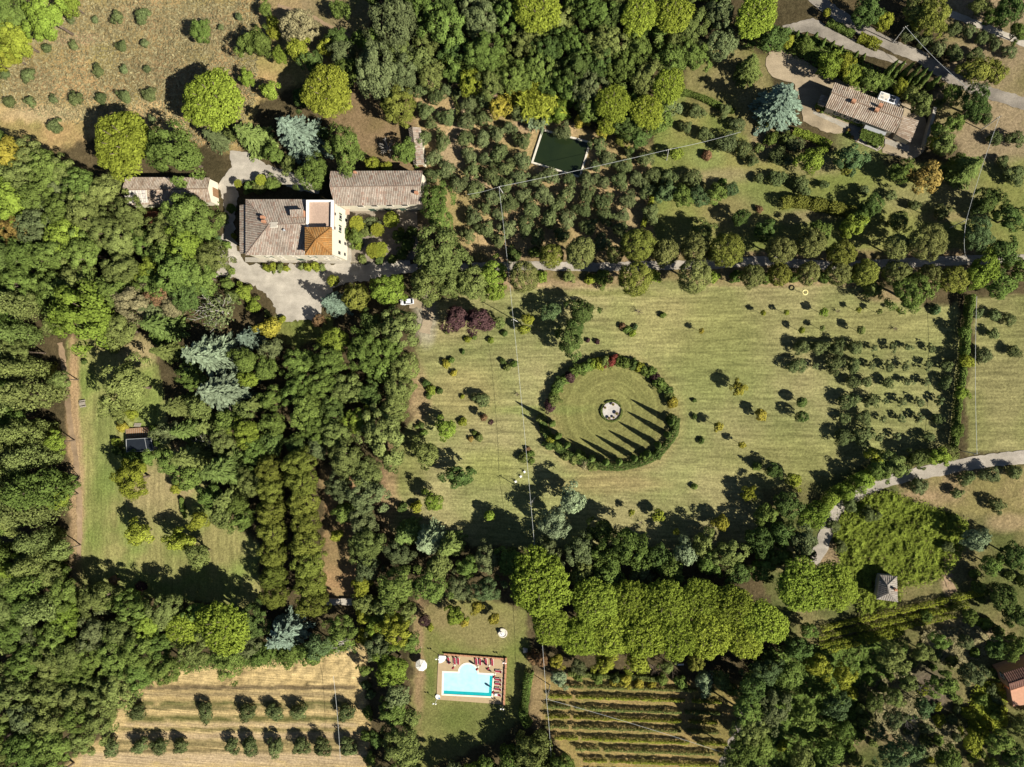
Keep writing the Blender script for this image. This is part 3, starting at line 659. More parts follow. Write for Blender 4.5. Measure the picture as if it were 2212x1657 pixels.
# small square cottage
ct_ = empty('cottage'); tag(ct_, 'small square stone cottage with pale grey hipped tile roof', 'cottage')
P = [at(1901, 1242, 4.0), at(1937, 1245, 4.0), at(1939, 1300, 4.0), at(1893, 1294, 4.0)]
b = MB(); w = inset(P, .35); b.prism(w, -.2, 3.85); b.build('wall', STONE, ct_)
ra = at(1917, 1264, 5.3); rb = at(1920, 1281, 5.3)
rf = tile_roof('roof', [[P[3], P[2], rb], [P[2], P[1], ra, rb], [P[1], P[0], ra], [P[0], P[3], rb, ra]], ROOF_GREY, ct_)
ridge_caps('ridge_tiles', [[P[3], rb], [P[2], rb], [ra, rb], [P[0], ra], [P[1], ra]], ROOF_GREY, rf)
chimney(rf, at(1932, 1272, 4.7), .6, .9)
door(ct_, w[3], w[2], .5, 1.0, 2.1, WOOD)
# house at the right edge
rh = empty('edge_house'); tag(rh, 'house with dull red roof and orange plaster wall cut by the right edge', 'house')
P = [at(2166, 1455, 6.0), at(2262, 1424, 6.0), at(2276, 1460, 6.0), at(2181, 1491, 6.0)]
b = MB(); w = inset(P, .3); b.prism(w, -.2, 5.85); b.build('wall', TERRAORANGE, rh)
r0, r1 = (P[0] + P[3]) / 2 + Vector((0, 0, 1.1)), (P[1] + P[2]) / 2 + Vector((0, 0, 1.1))
rf = tile_roof('roof', [[P[3], P[2], r1, r0], [P[1], P[0], r0, r1]], ROOF_RED, rh); ridge_caps('ridge_tiles', [[r0, r1]], ROOF_RED, rf)
b = MB(); b.prism([at(2183, 1492, 3.4), at(2276, 1462, 3.4), at(2290, 1512, 3.4), at(2189, 1526, 3.4)], -.2, 3.4); b.build('terrace', TERRAORANGE, rh)
for t in (.3,): window(rh, w[0], w[3], t, 4.2, .9, 1.3)
# garden pavilion
pv = empty('garden_pavilion'); tag(pv, 'garden pavilion with black glossy roof and brown timber deck on the left lawn', 'pavilion')
D = [at(271, 926, .5), at(322, 922, .5), at(326, 950, .5), at(272, 955, .5)]
b = MB(); b.prism(D, .1, .45)
b.build('deck', WOOD, pv)
b = MB(); d_ = (D[1] - D[0]); e_ = (D[3] - D[0])
for k in range(12):
    a = D[0] + d_ * (.02 + k * .087); b.box(a + e_ * .5 + Vector((0, 0, .0)), (.08, e_.length * .96, .06), math.atan2(e_.y, e_.x) - math.pi / 2)
b.build('deck_boards', WOODG, pv)
K = [at(273, 949, 2.6), at(326, 946, 2.6), at(332, 973, 2.4), at(274, 976, 2.4)]
b = MB(); b.prism(inset(K, .25), .0, 2.35); b.build('wall', STONE, pv)
b = MB(); b.add([tuple(p + Vector((0, 0, .1))) for p in K] + [tuple(p - Vector((0, 0, .08))) for p in K], [(0, 3, 2, 1)[::-1], (4, 5, 6, 7)[::-1], (0, 1, 5, 4), (1, 2, 6, 5), (2, 3, 7, 6), (3, 0, 4, 7)])
b.build('roof', SLATEM, pv)
b = MB()
for i in range(4): b.tube([K[i] + Vector((0, 0, .12)), K[(i + 1) % 4] + Vector((0, 0, .12))], .09, .09, 5)
k_ = K[0].lerp(K[1], .76) + Vector((0, 0, .14)); b.tube([k_, K[3].lerp(K[2], .76) + Vector((0, 0, .14))], .06, .06, 5)
b.build('roof_trim', GREYMET, pv)
b = MB()
for k in range(5): b.box(at(296 + k * .5, 921 - k * 1.6, .35 - k * .06), (2.3, .18, .12))
b.build('step', WOODG, pv)

# stone landing at the end of the alley
ld_ = empty('stone_landing'); tag(ld_, 'two pale stone slabs with a stair gap between, at the foot of the alley', 'stone landing')
for x0, x1 in ((706, 727), (737, 761)):
    b = MB(); b.prism([at(x0, 1292, .5), at(x1, 1293, .5), at(x1, 1307, .5), at(x0, 1306, .5)], -.1, .9); b.build('slab', STONE, ld_)
b = MB()
for k in range(4): b.box(at(732, 1294 + k * 3.2, .2) + Vector((0, 0, .5 - k * .17)), (1.25, .42, .18))
b.build('step', STONEW, ld_)

# the square pond
pd = empty('pond_basin'); tag(pd, 'square stone-rimmed pond with still dark green water in the olive grove', 'pond')
pc = [at(1171, 278, .4), at(1277, 306, .4), at(1254, 385, .4), at(1147, 352, .4)]
b = MB(); pin = inset(pc, .5)
for i in range(4):
    a, c = pc[i], pc[(i + 1) % 4]; a2, c2 = pin[i], pin[(i + 1) % 4]
    vs = [(q_.x, q_.y, z) for z in (-.3, .45) for q_ in (a, c, c2, a2)]
    b.add(vs, [(4, 7, 6, 5)[::-1], (0, 1, 5, 4), (1, 2, 6, 5), (2, 3, 7, 6), (3, 0, 4, 7)])
b.build('rim', STONEW, pd)
m, n, l = newmat('green_water'); f = mapped_noise(n, l, .08, 3); c = ramp(n, l, f, [(.3, (.010, .018, .008)), (.7, (.020, .030, .010))])
WATERG = m; principled(n, l, c, .06, mapped_noise(n, l, 2.0, 3), .06, .03, .5)
wt = MB(); wt.add([(q_.x, q_.y, .16) for q_ in inset(pc, .48)], [(3, 2, 1, 0)])
tag(wt.build('pond_water', WATERG), kind='structure')

# ------------------------------------------------------------------ swimming pool
dk = [at(947, 1414, .1), at(1093, 1424, .1), at(1088, 1522, .1), at(943, 1511, .1)]
def arc(c, r, a0, a1, n, z): return [Vector((c.x + r * math.cos(a0 + (a1 - a0) * k / n), c.y + r * math.sin(a0 + (a1 - a0) * k / n), z)) for k in range(n + 1)]
A1, A2, A3, A4 = at(958, 1452), at(1065, 1457), at(1062, 1504), at(957, 1498.5)
e1 = (A2 - A1).normalized(); mid = at(1012, 1454.4); R_ = (at(1032, 1456) - at(992, 1453)).length / 2
a0 = math.atan2(-e1.y, -e1.x)
bump_ = [mid + Vector((math.cos(a0 - math.pi * k / 14), math.sin(a0 - math.pi * k / 14), 0)) * R_ for k in range(15)]
def outline(d):
    """pool outline grown by d metres"""
    P = [A1] + bump_ + [A2, A3, A4]; c = (A1 + A3) / 2; out = []
    n_ = len(P)
    for i in range(n_):
        p, a, q_ = P[i - 1], P[i], P[(i + 1) % n_]
        u1 = (a - p).normalized(); u2 = (q_ - a).normalized(); n1 = Vector((u1.y, -u1.x, 0)); n2 = Vector((u2.y, -u2.x, 0))
        s_ = 1
        mvec = (n1 + n2); k_ = 1 / max(.4, 1 + n1.dot(n2))
        out.append(a - mvec * k_ * d)
    return out
if True:
    test = outline(1.0)
    if (test[0] - (A1 + A3) / 2).length < (A1 - (A1 + A3) / 2).length:
        _o = outline
        outline = lambda d: _o(-d)
pool = empty('swimming_pool'); tag(pool, 'turquoise rectangular pool with a half-round bay, white coping and tan deck', 'swimming pool')
inner = outline(0); cop = outline(.42)
DECK = plain('tan_deck_tiles', (.40, .30, .175), .9, .10, 1.2)
n_ = len(inner); b = MB()
b.add([(p.x, p.y, .16) for p in inner] + [(p.x, p.y, .16) for p in cop] + [(p.x, p.y, .0) for p in inner] + [(p.x, p.y, -.1) for p in cop],
      [(i, n_ + i, n_ + (i + 1) % n_, (i + 1) % n_) for i in range(n_)] + [(2 * n_ + i, i, (i + 1) % n_, 2 * n_ + (i + 1) % n_) for i in range(n_)] + [(n_ + i, 3 * n_ + i, 3 * n_ + (i + 1) % n_, n_ + (i + 1) % n_) for i in range(n_)])
b.build('coping', plain('pool_coping', (.84, .76, .60), .7, .04, 1), pool)
b = MB(); vsd = [(p.x, p.y, .10) for p in dk]; cp2 = [(p.x, p.y, .10) for p in outline(.40)]
tr = tessellate_polygon([[Vector(v) for v in vsd], [Vector(v) for v in cp2][::-1]])
allv = vsd + cp2[::-1]
b.add(allv, [t if (Vector(allv[t[1]]) - Vector(allv[t[0]])).cross(Vector(allv[t[2]]) - Vector(allv[t[0]])).z > 0 else t[::-1] for t in tr])
b.add(vsd + [(v[0], v[1], -.15) for v in vsd], [(i, (i + 1) % 4, 4 + (i + 1) % 4, 4 + i) for i in range(4)])
b.build('deck', DECK, pool)
m, n, l = newmat('pool_water'); f = mapped_noise(n, l, .6, 3)
c = ramp(n, l, f, [(.3, (.36, .68, .72)), (.7, (.46, .76, .79))]); principled(n, l, c, .05, mapped_noise(n, l, 3, 2), .05, .02, .3); POOLW = m
DARKTEAL = plain('pool_dark_band', (.012, .36, .38), .1, .1, .5, .3)
b = MB(); pts = [Vector((p.x, p.y, .06)) for p in inner]; tr = tessellate_polygon([pts])
b.add(pts, [t if (pts[t[1]] - pts[t[0]]).cross(pts[t[2]] - pts[t[0]]).z > 0 else t[::-1] for t in tr]); b.build('water', POOLW, pool)
u1 = (A2 - A1).normalized(); u2 = (A4 - A1).normalized(); u3 = (A2 - A3).normalized()
b = MB(); z_ = Vector((0, 0, .075))
b.add([A4 + u1 * .25 - u2 * .02 + z_, A3 + z_, A3 + u3 * .95 + z_, A4 - u2 * .95 + u1 * .25 + z_], [(0, 1, 2, 3)])
b.add([A3 + u3 * .95 + z_, A3 + z_ + u3 * .95 - u1 * .85, A2 + z_ - u3 * .45 - u1 * .85, A2 - u3 * .45 + z_], [(0, 1, 2, 3)[::-1]])
b.build('dark_band', DARKTEAL, pool)  # darker teal strip along the lower and right edges of the water
b = MB(); q0 = at(948, 1416, .2); b.lathe([(2.1, 0), (2.1, .12)], q0, 28)
vs = [Vector((q0.x, q0.y, .26))] + [Vector((q0.x + 2.2 * math.cos(-math.pi / 2 * k / 10), q0.y + 2.2 * math.sin(-math.pi / 2 * k / 10), .26)) for k in range(11)]
b = MB(); b.prism([(v.x, v.y) for v in vs], .05, .30); b.build('corner_slab', WHITE, pool)
b = MB()
for k in range(15):
    p = at(963 + k * 8.6, 1413 + k * .68, .3); b.box(p, (1.05 + random.random() * .1, .42, .40 + .1 * random.random()), -.06 + random.random() * .03)
for k in range(9):
    p = at(1093.2 - k * .55, 1426 + k * 11.4, .3); b.box(p, (.42, 1.42, .75), .04)
b.build('border_wall', BRICK, pool)
def lounger(x, y, rz, label, proto=[None]):
    if proto[0] is None:
        r = empty('sun_lounger')
        b = MB()
        for s in (-1, 1): b.box((s * .36, 0, .32), (.06, 2.0, .06))
        for s in (-.97, 0, .35, .97): b.box((0, s, .32), (.66, .06, .05))
        b.build('frame', WHITE, r)
        for sx in (-1, 1):
            for sy in (-.85, .85):
                b = MB(); b.tube([(sx * .34, sy, .3), (sx * .36, sy, 0)], .03, .03, 6); b.build('leg', WHITE, r)
        b = MB(); b.box((0, -.32, .39), (.58, 1.3, .08)); b.build('mattress', REDCLOTH, r)
        b = MB(); b.add([(-.29, .34, .38), (.29, .34, .38), (.29, .98, .72), (-.29, .98, .72), (-.29, .34, .46), (.29, .34, .46), (.29, .96, .80), (-.29, .96, .80)], [(0, 3, 2, 1), (4, 5, 6, 7), (0, 1, 5, 4), (1, 2, 6, 5), (2, 3, 7, 6), (3, 0, 4, 7)]); b.build('backrest', REDCLOTH, r)
        proto[0] = r; o = r
    else: o = dup(proto[0])
    o.location = at(x, y, .1) + Vector((0, 0, .0)); o.rotation_euler = (0, 0, rz)
    tag(o, label, 'sun lounger', 'dark red sun loungers round the pool')
def dup(root):
    r = root.copy(); C.objects.link(r)
    for ch in list(root.children):
        c = ch.copy(); C.objects.link(c); c.parent = r
        for g in ch.children:
            d = g.copy(); C.objects.link(d); d.parent = c
    return r
top = [969.8, 983, 990.6, 1029.5, 1037.8, 1050.5, 1063.8]
tl = ['leftmost dark red lounger of the row above the pool, beside the white corner slab', 'left lounger of the tight pair above the pool, second from the left', 'right lounger of the tight pair above the pool, third from the left',
      'fourth dark red lounger from the left, first one right of the pool bay', 'fifth dark red lounger from the left in the row above the pool', 'sixth dark red lounger from the left in the row above the pool', 'rightmost dark red lounger of the row above the pool']
for i, x in enumerate(top): lounger(x, 1426 + i * .6, .05, tl[i])
sl = ['topmost dark red lounger of the column right of the pool', 'second dark red lounger from the top, right of the pool', 'third dark red lounger from the top, right of the pool', 'fourth dark red lounger from the top, right of the pool', 'lowest dark red lounger right of the pool, with a white towel on it']
for i, y in enumerate((1449.5, 1467.3, 1476.5, 1487.8, 1500)): lounger(1077.5 - i * .4, y, -1.62, sl[i])
b = MB(); p = at(1072.5, 1500, .1); b.box(p + Vector((0, 0, .47)), (.7, .62, .03)); b.box(p + Vector((-.3, 0, .51)), (.3, .5, .05))
tag(b.build('towel', WHITE), 'white towel lying on the lowest dark red lounger', 'towel')
def closed_umbrella(x, y, label, dx=-.25, dy=-.3):
    r = empty('closed_parasol', at(x, y, .1)); tag(r, label, 'parasol', 'closed red parasols on the pool deck')
    b = MB(); b.lathe([(.30, 0), (.30, .10), (.05, .14)], (0, 0, 0), 12); b.build('base', STONEW, r)
    b = MB(); b.tube([(0, 0, .1), (0, 0, 2.5)], .035, .03, 6); b.build('pole', WHITE, r)
    b = MB(); b.lathe([(.05, 2.6), (.30, 2.3), (.36, 2.0), (.26, 1.5), (.16, 1.1)][::-1], (0, 0, 0), 10); b.build('canopy', REDCLOTH, r)
for (x, y, lb) in ((982, 1437, 'closed red parasol near the pair of loungers at the upper left of the pool deck'), (1033, 1440, 'closed red parasol just right of the pool bay'), (1057, 1438, 'closed red parasol near the upper right corner of the pool'),
                   (1069.5, 1456, 'closed red parasol beside the topmost lounger of the right column'), (1067.5, 1489, 'closed red parasol at the lower right of the pool deck')): closed_umbrella(x, y, lb)
# big open ivory parasol
r = empty('open_parasol', at(915, 1430, 0)); tag(r, 'large open ivory parasol on the lawn left of the pool', 'parasol')
b = MB(); b.lathe([(.45, 0), (.45, .12), (.06, .18)], (0, 0, 0), 14); b.build('base', STONE, r)
b = MB(); b.tube([(0, 0, .1), (0, 0, 3.0)], .05, .045, 8); b.build('pole', WOOD, r)
b = MB(); n8 = 8
rim = [Vector((1.75 * math.cos(2 * math.pi * k / n8 + .3), 1.75 * math.sin(2 * math.pi * k / n8 + .3), 2.45)) for k in range(n8)]
b.add([Vector((0, 0, 3.15))] + rim + [p - Vector((0, 0, .22)) for p in rim], [(0, 1 + k, 1 + (k + 1) % n8) for k in range(n8)] + [(1 + k, 9 + k, 9 + (k + 1) % n8, 1 + (k + 1) % n8) for k in range(n8)]); b.build('canopy', CANVAS, r)
b = MB()
for p in rim: b.tube([(0, 0, 3.18), p + Vector((0, 0, .02))], .025, .02, 4)
b.build('rib', WOODG, r)
def lamp(x, y, label):
    r = empty('garden_lamp', at(x, y, 0)); tag(r, label, 'lamp post', 'white garden lamps round the pool')
    b = MB(); b.tube([(0, 0, 0), (0, 0, 2.7)], .06, .045, 8); b.build('post', WHITE, r)
    b = MB(); b.tube([(-.35, 0, 2.65), (0, 0, 2.75), (.35, 0, 2.65)], .035, .035, 6); b.build('arm', WHITE, r)
    for s in (-1, 1):
        b = MB(); b.lathe([(.05, -.02), (.17, .05), (.22, .2), (.17, .36), (.04, .42)], (s * .38, 0, 2.65), 12); b.build('globe', WHITE, r)
lamp(944, 1511, 'white two-globe lamp at the lower left corner of the pool deck')
lamp(1093, 1424, 'white two-globe lamp at the upper right corner of the pool deck')
lamp(1088, 1522, 'white two-globe lamp at the lower right corner of the pool deck')
lamp(910, 1398, 'white two-globe lamp on the lawn above the open parasol')
lamp(950, 1416, 'white two-globe lamp over the white corner slab of the pool deck')
r = empty('shower_base', at(946, 1505, .1)); tag(r, 'round white shower tray at the lower left corner of the pool deck', 'shower tray')
b = MB(); b.lathe([(.62, 0), (.70, .06), (.70, .16), (.58, .16), (.52, .10), (.02, .08)], (0, 0, 0), 20); b.build('tray', WHITE, r)
b = MB(); b.box((.45, -.42, .12), (.35, .3, .22), .5); b.build('foot_bath', BLUEP, r)
r = empty('lifebuoy', at(1091, 1432, .75)); tag(r, 'orange and white lifebuoy hanging by the upper right pool lamp', 'lifebuoy')
def torus(mb, c, R1, r1, tilt=0, n=20, k=8):
    M = Matrix.Rotation(tilt, 3, 'X')
    vs = [Vector(c) + M @ Vector(((R1 + r1 * math.cos(2 * math.pi * j / k)) * math.cos(2 * math.pi * i / n), (R1 + r1 * math.cos(2 * math.pi * j / k)) * math.sin(2 * math.pi * i / n), r1 * math.sin(2 * math.pi * j / k))) for i in range(n) for j in range(k)]
    mb.add(vs, [(i * k + j, ((i + 1) % n) * k + j, ((i + 1) % n) * k + (j + 1) % k, i * k + (j + 1) % k) for i in range(n) for j in range(k)])
b = MB(); torus(b, (0, 0, 0), .32, .10, .5); b.build('ring', LIFERING, r)
b = MB()
for k in range(4):
    a = math.pi / 4 + k * math.pi / 2; b.box(Matrix.Rotation(.5, 3, 'X') @ Vector((.32 * math.cos(a), .32 * math.sin(a), 0)), (.12, .23, .23), a)
b.build('band', WHITE, r)
# stone fountain on the lawn above the pool
r = empty('stone_fountain', at(1086, 1367, 0)); tag(r, 'round pale stone fountain with central bowl on the lawn above the pool', 'fountain')
b = MB(); b.lathe([(1.35, 0), (1.35, .32), (1.1, .36), (1.05, .18), (.02, .16)], (0, 0, 0), 24); b.build('basin', STONEW, r)
b = MB(); b.lathe([(.34, .1), (.16, .4), (.14, 1.0), (.2, 1.1), (.62, 1.32), (.58, 1.36), (.1, 1.22)], (0, 0, 0), 18); b.build('bowl', WHITE, r)
b = MB(); b.lathe([(.10, 1.2), (.16, 1.45), (.07, 1.75), (.11, 1.9), (.02, 2.05)], (0, 0, 0), 12); b.build('finial', WHITE, r)

# ------------------------------------------------------------------ foliage: crowns made of many leaf-sized faces
def unit(v): return v / np.maximum(1e-9, np.linalg.norm(v, axis=-1, keepdims=True))
def leaves(P, N, size, aspect=1.5, along=None, jit=.35):
    """rhombic leaves at points P, facing N; size per leaf"""
    n = len(P); N = unit(N + RNG.normal(0, jit, (n, 3)))
    R_ = RNG.normal(0, 1, (n, 3)) if along is None else along + RNG.normal(0, .18, (n, 3))
    U = unit(R_ - (R_ * N).sum(-1, keepdims=True) * N); V = np.cross(N, U)
    s = (np.asarray(size) * np.ones(n))[:, None] * RNG.uniform(.7, 1.3, (n, 1))
    U = U * s * aspect * .5; V = V * s * .5
    off = RNG.uniform(-.25, .25, (n, 1)) * 2
    return np.stack([P - U, P + V + U * off, P + U, P - V + U * off], 1)
def sphere_pts(n):
    return unit(RNG.normal(0, 1, (n, 3)))
def fib(n, zmin):
    k = np.arange(n) + .5; z = 1 - (1 - zmin) * k / n; a = k * 2.39996 + RNG.uniform(0, 6.28)
    r = np.sqrt(np.maximum(0, 1 - z * z)); return np.stack([r * np.cos(a), r * np.sin(a), z], -1)
def clumpy(ncl, per, rc, hz, ls, zmin=-.45, dist=(.60, .80), rag=.16, asp=1.4, flat=1.0):
    D = fib(ncl, zmin) + RNG.normal(0, .10, (ncl, 3)); D = unit(D)
    az = np.arctan2(D[:, 1], D[:, 0]); ph = RNG.uniform(0, 6.28, 3)
    lob = 1 + rag * (np.sin(2 * az + ph[0]) * .5 + np.sin(3 * az + ph[1]) * .5 + np.sin(5 * az + ph[2]) * .5)
    Cc = D * RNG.uniform(*dist, (ncl, 1)) * lob[:, None]; Cc[:, 2] *= hz
    inner = RNG.normal(0, .28, (max(3, ncl // 6), 3)); inner[:, 2] *= hz; Cc = np.concatenate([Cc, inner])
    rcs = RNG.uniform(rc[0], rc[1], len(Cc)); Q = []; T = []
    for c, r in zip(Cc, rcs):
        out = unit(c[None] + np.array([0, 0, .25])); d = sphere_pts(per); k = (d * out).sum(-1) < -.25; d[k] -= 2 * (d[k] * out).sum(-1, keepdims=True) * out
        bump = 1 + .22 * np.sin(d[:, :1] * 5 + c[0] * 9) * np.sin(d[:, 1:2] * 5 + c[1] * 9)
        p = c + d * r * RNG.uniform(.72, 1.06, (per, 1)) * bump * np.array([1, 1, flat])
        Q.append(leaves(p, d + out * .45, ls, asp)); t = RNG.uniform(.25, .75); T.append(np.clip(t + RNG.normal(0, .22, per), 0, 1))
    return np.concatenate(Q), np.concatenate(T)
def pine_top(ncl, per, ls, hz=.30):
    k = np.arange(ncl) + .5; rho = np.sqrt(k / ncl); a = k * 2.39996; ph = RNG.uniform(0, 6.28, 4)
    lob = 1 + .07 * np.sin(2 * a + ph[0]) + .06 * np.sin(3 * a + ph[1]) + .05 * np.sin(5 * a + ph[2]) + .04 * np.sin(9 * a + ph[3])
    x = rho * np.cos(a) * lob * .93 + RNG.normal(0, .025, ncl); y = rho * np.sin(a) * lob * .93 + RNG.normal(0, .025, ncl)
    big = fbm(x * 2.2 + 20 + ph[0], y * 2.2 + 20, 5, 3) - .5
    z = hz * (1 - rho ** 2.4) + big * .34 + RNG.normal(0, .03, ncl) - .12
    Q = []; T = []
    for i in range(ncl):
        r = RNG.uniform(.07, .115); d = sphere_pts(per); d[:, 2] = np.abs(d[:, 2]) * 1.0 - .15; d = unit(d)
        p = np.array([x[i], y[i], z[i]]) + d * r * RNG.uniform(.7, 1.1, (per, 1))
        Q.append(leaves(p, d + np.array([x[i], y[i], .9]) * .35, ls, 1.4)); T.append(np.clip(RNG.uniform(.25, .75) + RNG.normal(0, .2, per), 0, 1))
    m = ncl * 3                                   # thin underside so the crown is not hollow
    aa = RNG.uniform(0, 6.28, m); rr = np.sqrt(RNG.random(m)) * .85
    p = np.stack([rr * np.cos(aa), rr * np.sin(aa), -.16 + RNG.uniform(0, .15, m)], -1); Q.append(leaves(p, np.array([0, 0, 1.]) * np.ones((m, 3)), ls * 2)); T.append(np.full(m, .3))
    return np.concatenate(Q), np.concatenate(T)
def tiers(nt, nb, per, ls, top=1.6, droop=.25, bot=-.7, wide=.30, asp=2.2):
    Q = []; T = []
    for t in range(nt):
        f = (t + .5) / nt; L = (1 - f) ** .72 * RNG.uniform(.95, 1.05) + .05; z0 = bot + (top - bot) * f ** 1.1; m = max(5, int(nb * (1 - f * .45)))
        a0 = RNG.uniform(0, 6.28)
        for b_ in range(m):
            a = a0 + 6.283 * (b_ + RNG.uniform(-.3, .3)) / m; l = L * RNG.uniform(.72, 1.08); zz = z0 + RNG.uniform(-.06, .06)
            n = max(12, int(per * l)); s = RNG.random(n) ** .75; lat = RNG.normal(0, 1, n) * wide * l * (.30 + .75 * (1 - s)) * np.minimum(1, s * 3) * .55
            x = s * l; dz = -droop * s * s * l + RNG.normal(0, .022, n) - np.abs(lat) * .25
            ca, sa = math.cos(a), math.sin(a)
            p = np.stack([x * ca - lat * sa, x * sa + lat * ca, zz + dz], -1)
            al = np.stack([ca - sa * lat / (l + .01) * 1.5, sa + ca * lat / (l + .01) * 1.5, -droop * s], -1)
            Q.append(leaves(p, np.array([ca * .25, sa * .25, 1.]) * np.ones((n, 3)), ls, asp, al, .30)); T.append(np.clip(RNG.uniform(.3, .7) + RNG.normal(0, .2, n) + (s - .5) * .25, 0, 1))
    return np.concatenate(Q), np.concatenate(T)
def egg(n, hz, ls, amp=.16, fr=3.5):
    d = sphere_pts(n); d[:, 2] = np.where(d[:, 2] < -.55, -d[:, 2], d[:, 2]); k = RNG.uniform(0, 50)
    r = .86 + amp * 2 * (fbm(np.arctan2(d[:, 1], d[:, 0]) * fr / 1.5 + k, d[:, 2] * fr + k, 61, 3) - .5) - (RNG.random(n) ** 2) * .16
    p = d * r[:, None]; p[:, 2] *= hz
    return leaves(p, d + np.array([0, 0, .25]), ls, 1.5, None, .45), np.clip(.5 + (r - .8) * 1.2 + RNG.normal(0, .25, n), 0, 1)
def spire(n, ls):
    t = RNG.random(n) ** 1.25; a = RNG.uniform(0, 6.28, n); r = np.minimum(1, t * 9) * (1 - t) ** .62 * 1.12 * (1 + .14 * np.sin(a * 4 + t * 14)) * RNG.uniform(.8, 1, n)
    p = np.stack([r * np.cos(a), r * np.sin(a), t], -1)
    return leaves(p * np.array([1, 1, 7]), np.stack([np.cos(a), np.sin(a), .45 + 0 * a], -1), ls, 1.6, np.array([0, 0, 1.]) * np.ones((n, 3)), .3), np.clip(.5 + RNG.normal(0, .25, n), 0, 1)
def plume(ncl, per, ls, hz=2.5):
    Q = []; T = []
    for i in range(ncl):
        t = (i + .5) / ncl; a = i * 2.39996; rr = math.sin(math.pi * min(1, .10 + t * .86)) ** .6 * RNG.uniform(.30, .98)
        c = np.array([rr * math.cos(a), rr * math.sin(a), (t * 2 - 1) * hz * .93]); d = sphere_pts(per)
        p = c + d * RNG.uniform(.20, .44) * np.array([1, 1, 1.3]) * RNG.uniform(.7, 1.05, (per, 1))
        Q.append(leaves(p, d + unit(c * np.array([1, 1, .1])) * .4 + np.array([0, 0, .2]), ls, 1.7)); T.append(np.clip(RNG.uniform(.25, .75) + RNG.normal(0, .2, per), 0, 1))
    return np.concatenate(Q), np.concatenate(T)
def fountain(nst, ls):
    """arching reed stems with hanging strap leaves"""
    Q = []; T = []
    for i in range(nst):
        a = RNG.uniform(0, 6.28); b0 = RNG.normal(0, .35, 2); l = RNG.uniform(.5, 1.0); n = 26; s = np.linspace(.1, 1, n)
        x = b0[0] + np.cos(a) * s * s * l * .75; y = b0[1] + np.sin(a) * s * s * l * .75; z = s * 1.5 - s ** 3 * .55
        p = np.stack([x, y, z], -1) + RNG.normal(0, .03, (n, 3))
        al = np.stack([np.cos(a) * s + RNG.normal(0, .7, n), np.sin(a) * s + RNG.normal(0, .7, n), .3 - s], -1)
        Q.append(leaves(p, np.array([np.cos(a) * .4, np.sin(a) * .4, .8]) * np.ones((n, 3)), ls, 5.0, al, .4)); T.append(np.clip(RNG.uniform(.2, .8) + RNG.normal(0, .2, n), 0, 1))
    return np.concatenate(Q), np.concatenate(T)
GEN = {
 ('lime', 'L'): lambda: clumpy(70, 105, (.15, .24), 1.15, .055, -.5, (.72, .84), .05), ('lime', 'M'): lambda: clumpy(48, 95, (.18, .27), 1.1, .072, -.5, (.70, .82), .05), ('lime', 'S'): lambda: clumpy(20, 70, (.28, .38), 1.0, .14, -.5, (.6, .75), .05),
 ('oak', 'L'): lambda: clumpy(40, 170, (.15, .27), .88, .055, -.4, (.50, .92), .30), ('oak', 'M'): lambda: clumpy(25, 130, (.20, .35), .88, .085, -.4, (.48, .88), .30), ('oak', 'S'): lambda: clumpy(13, 70, (.34, .50), .85, .17),
 ('maple', 'L'): lambda: clumpy(30, 170, (.20, .34), .9, .068, dist=(.5, .88), rag=.34), ('maple', 'M'): lambda: clumpy(19, 130, (.25, .40), .9, .10, dist=(.45, .85), rag=.34), ('maple', 'S'): lambda: clumpy(10, 75, (.36, .5), .85, .2),
 ('pine', 'L'): lambda: pine_top(330, 26, .050), ('pine', 'M'): lambda: pine_top(200, 24, .065), ('pine', 'S'): lambda: pine_top(110, 22, .09),
 ('cedar', 'L'): lambda: tiers(9, 13, 85, .062), ('cedar', 'M'): lambda: tiers(8, 11, 65, .085), ('cedar', 'S'): lambda: tiers(6, 9, 50, .13),
 ('feather', 'L'): lambda: tiers(12, 12, 60, .058, 1.9, .5, -.7, .4, 3.0), ('feather', 'M'): lambda: tiers(9, 11, 48, .085, 1.9, .5, -.7, .4, 3.0), ('feather', 'S'): lambda: tiers(7, 9, 40, .12, 1.9, .5, -.7, .4, 3.0),
 ('olive', 'L'): lambda: clumpy(22, 110, (.22, .38), .62, .060, -.2, (.45, .85), .28, 2.6), ('olive', 'M'): lambda: clumpy(15, 95, (.26, .42), .66, .085, -.2, (.45, .80), .28, 2.4), ('olive', 'S'): lambda: clumpy(9, 60, (.34, .5), .7, .15, -.2, (.4, .7), .2, 2.2),
 ('sparse', 'L'): lambda: clumpy(18, 40, (.18, .30), .66, .075, -.1, (.45, .88), .3, 2.0), ('sparse', 'M'): lambda: clumpy(13, 34, (.2, .32), .7, .11, -.1, (.4, .85), .3, 2.0), ('sparse', 'S'): lambda: clumpy(8, 24, (.25, .4), .75, .2, -.1, (.4, .8), .3, 2.0),
 ('dense', 'L'): lambda: clumpy(54, 120, (.15, .27), 1.2, .058, -.5, (.62, .86), .12), ('dense', 'M'): lambda: clumpy(40, 105, (.18, .30), 1.12, .075, -.5, (.60, .84), .12), ('dense', 'S'): lambda: egg(1500, 1.0, .14, .2),
 ('poplar', 'L'): lambda: plume(70, 90, .085), ('cypress', 'L'): lambda: spire(1800, .26), ('reed', 'L'): lambda: fountain(150, .075),
}
for s_ in 'MS': GEN[('poplar', s_)] = GEN[('poplar', 'L')]; GEN[('cypress', s_)] = GEN[('cypress', 'L')]; GEN[('reed', s_)] = GEN[('reed', 'L')]
NVAR = {'oak': 4, 'lime': 3, 'maple': 3, 'olive': 4, 'pine': 3, 'dense': 3, 'poplar': 3, 'cedar': 2, 'feather': 2, 'sparse': 3}
BASEQ = {}; MESHC = {}
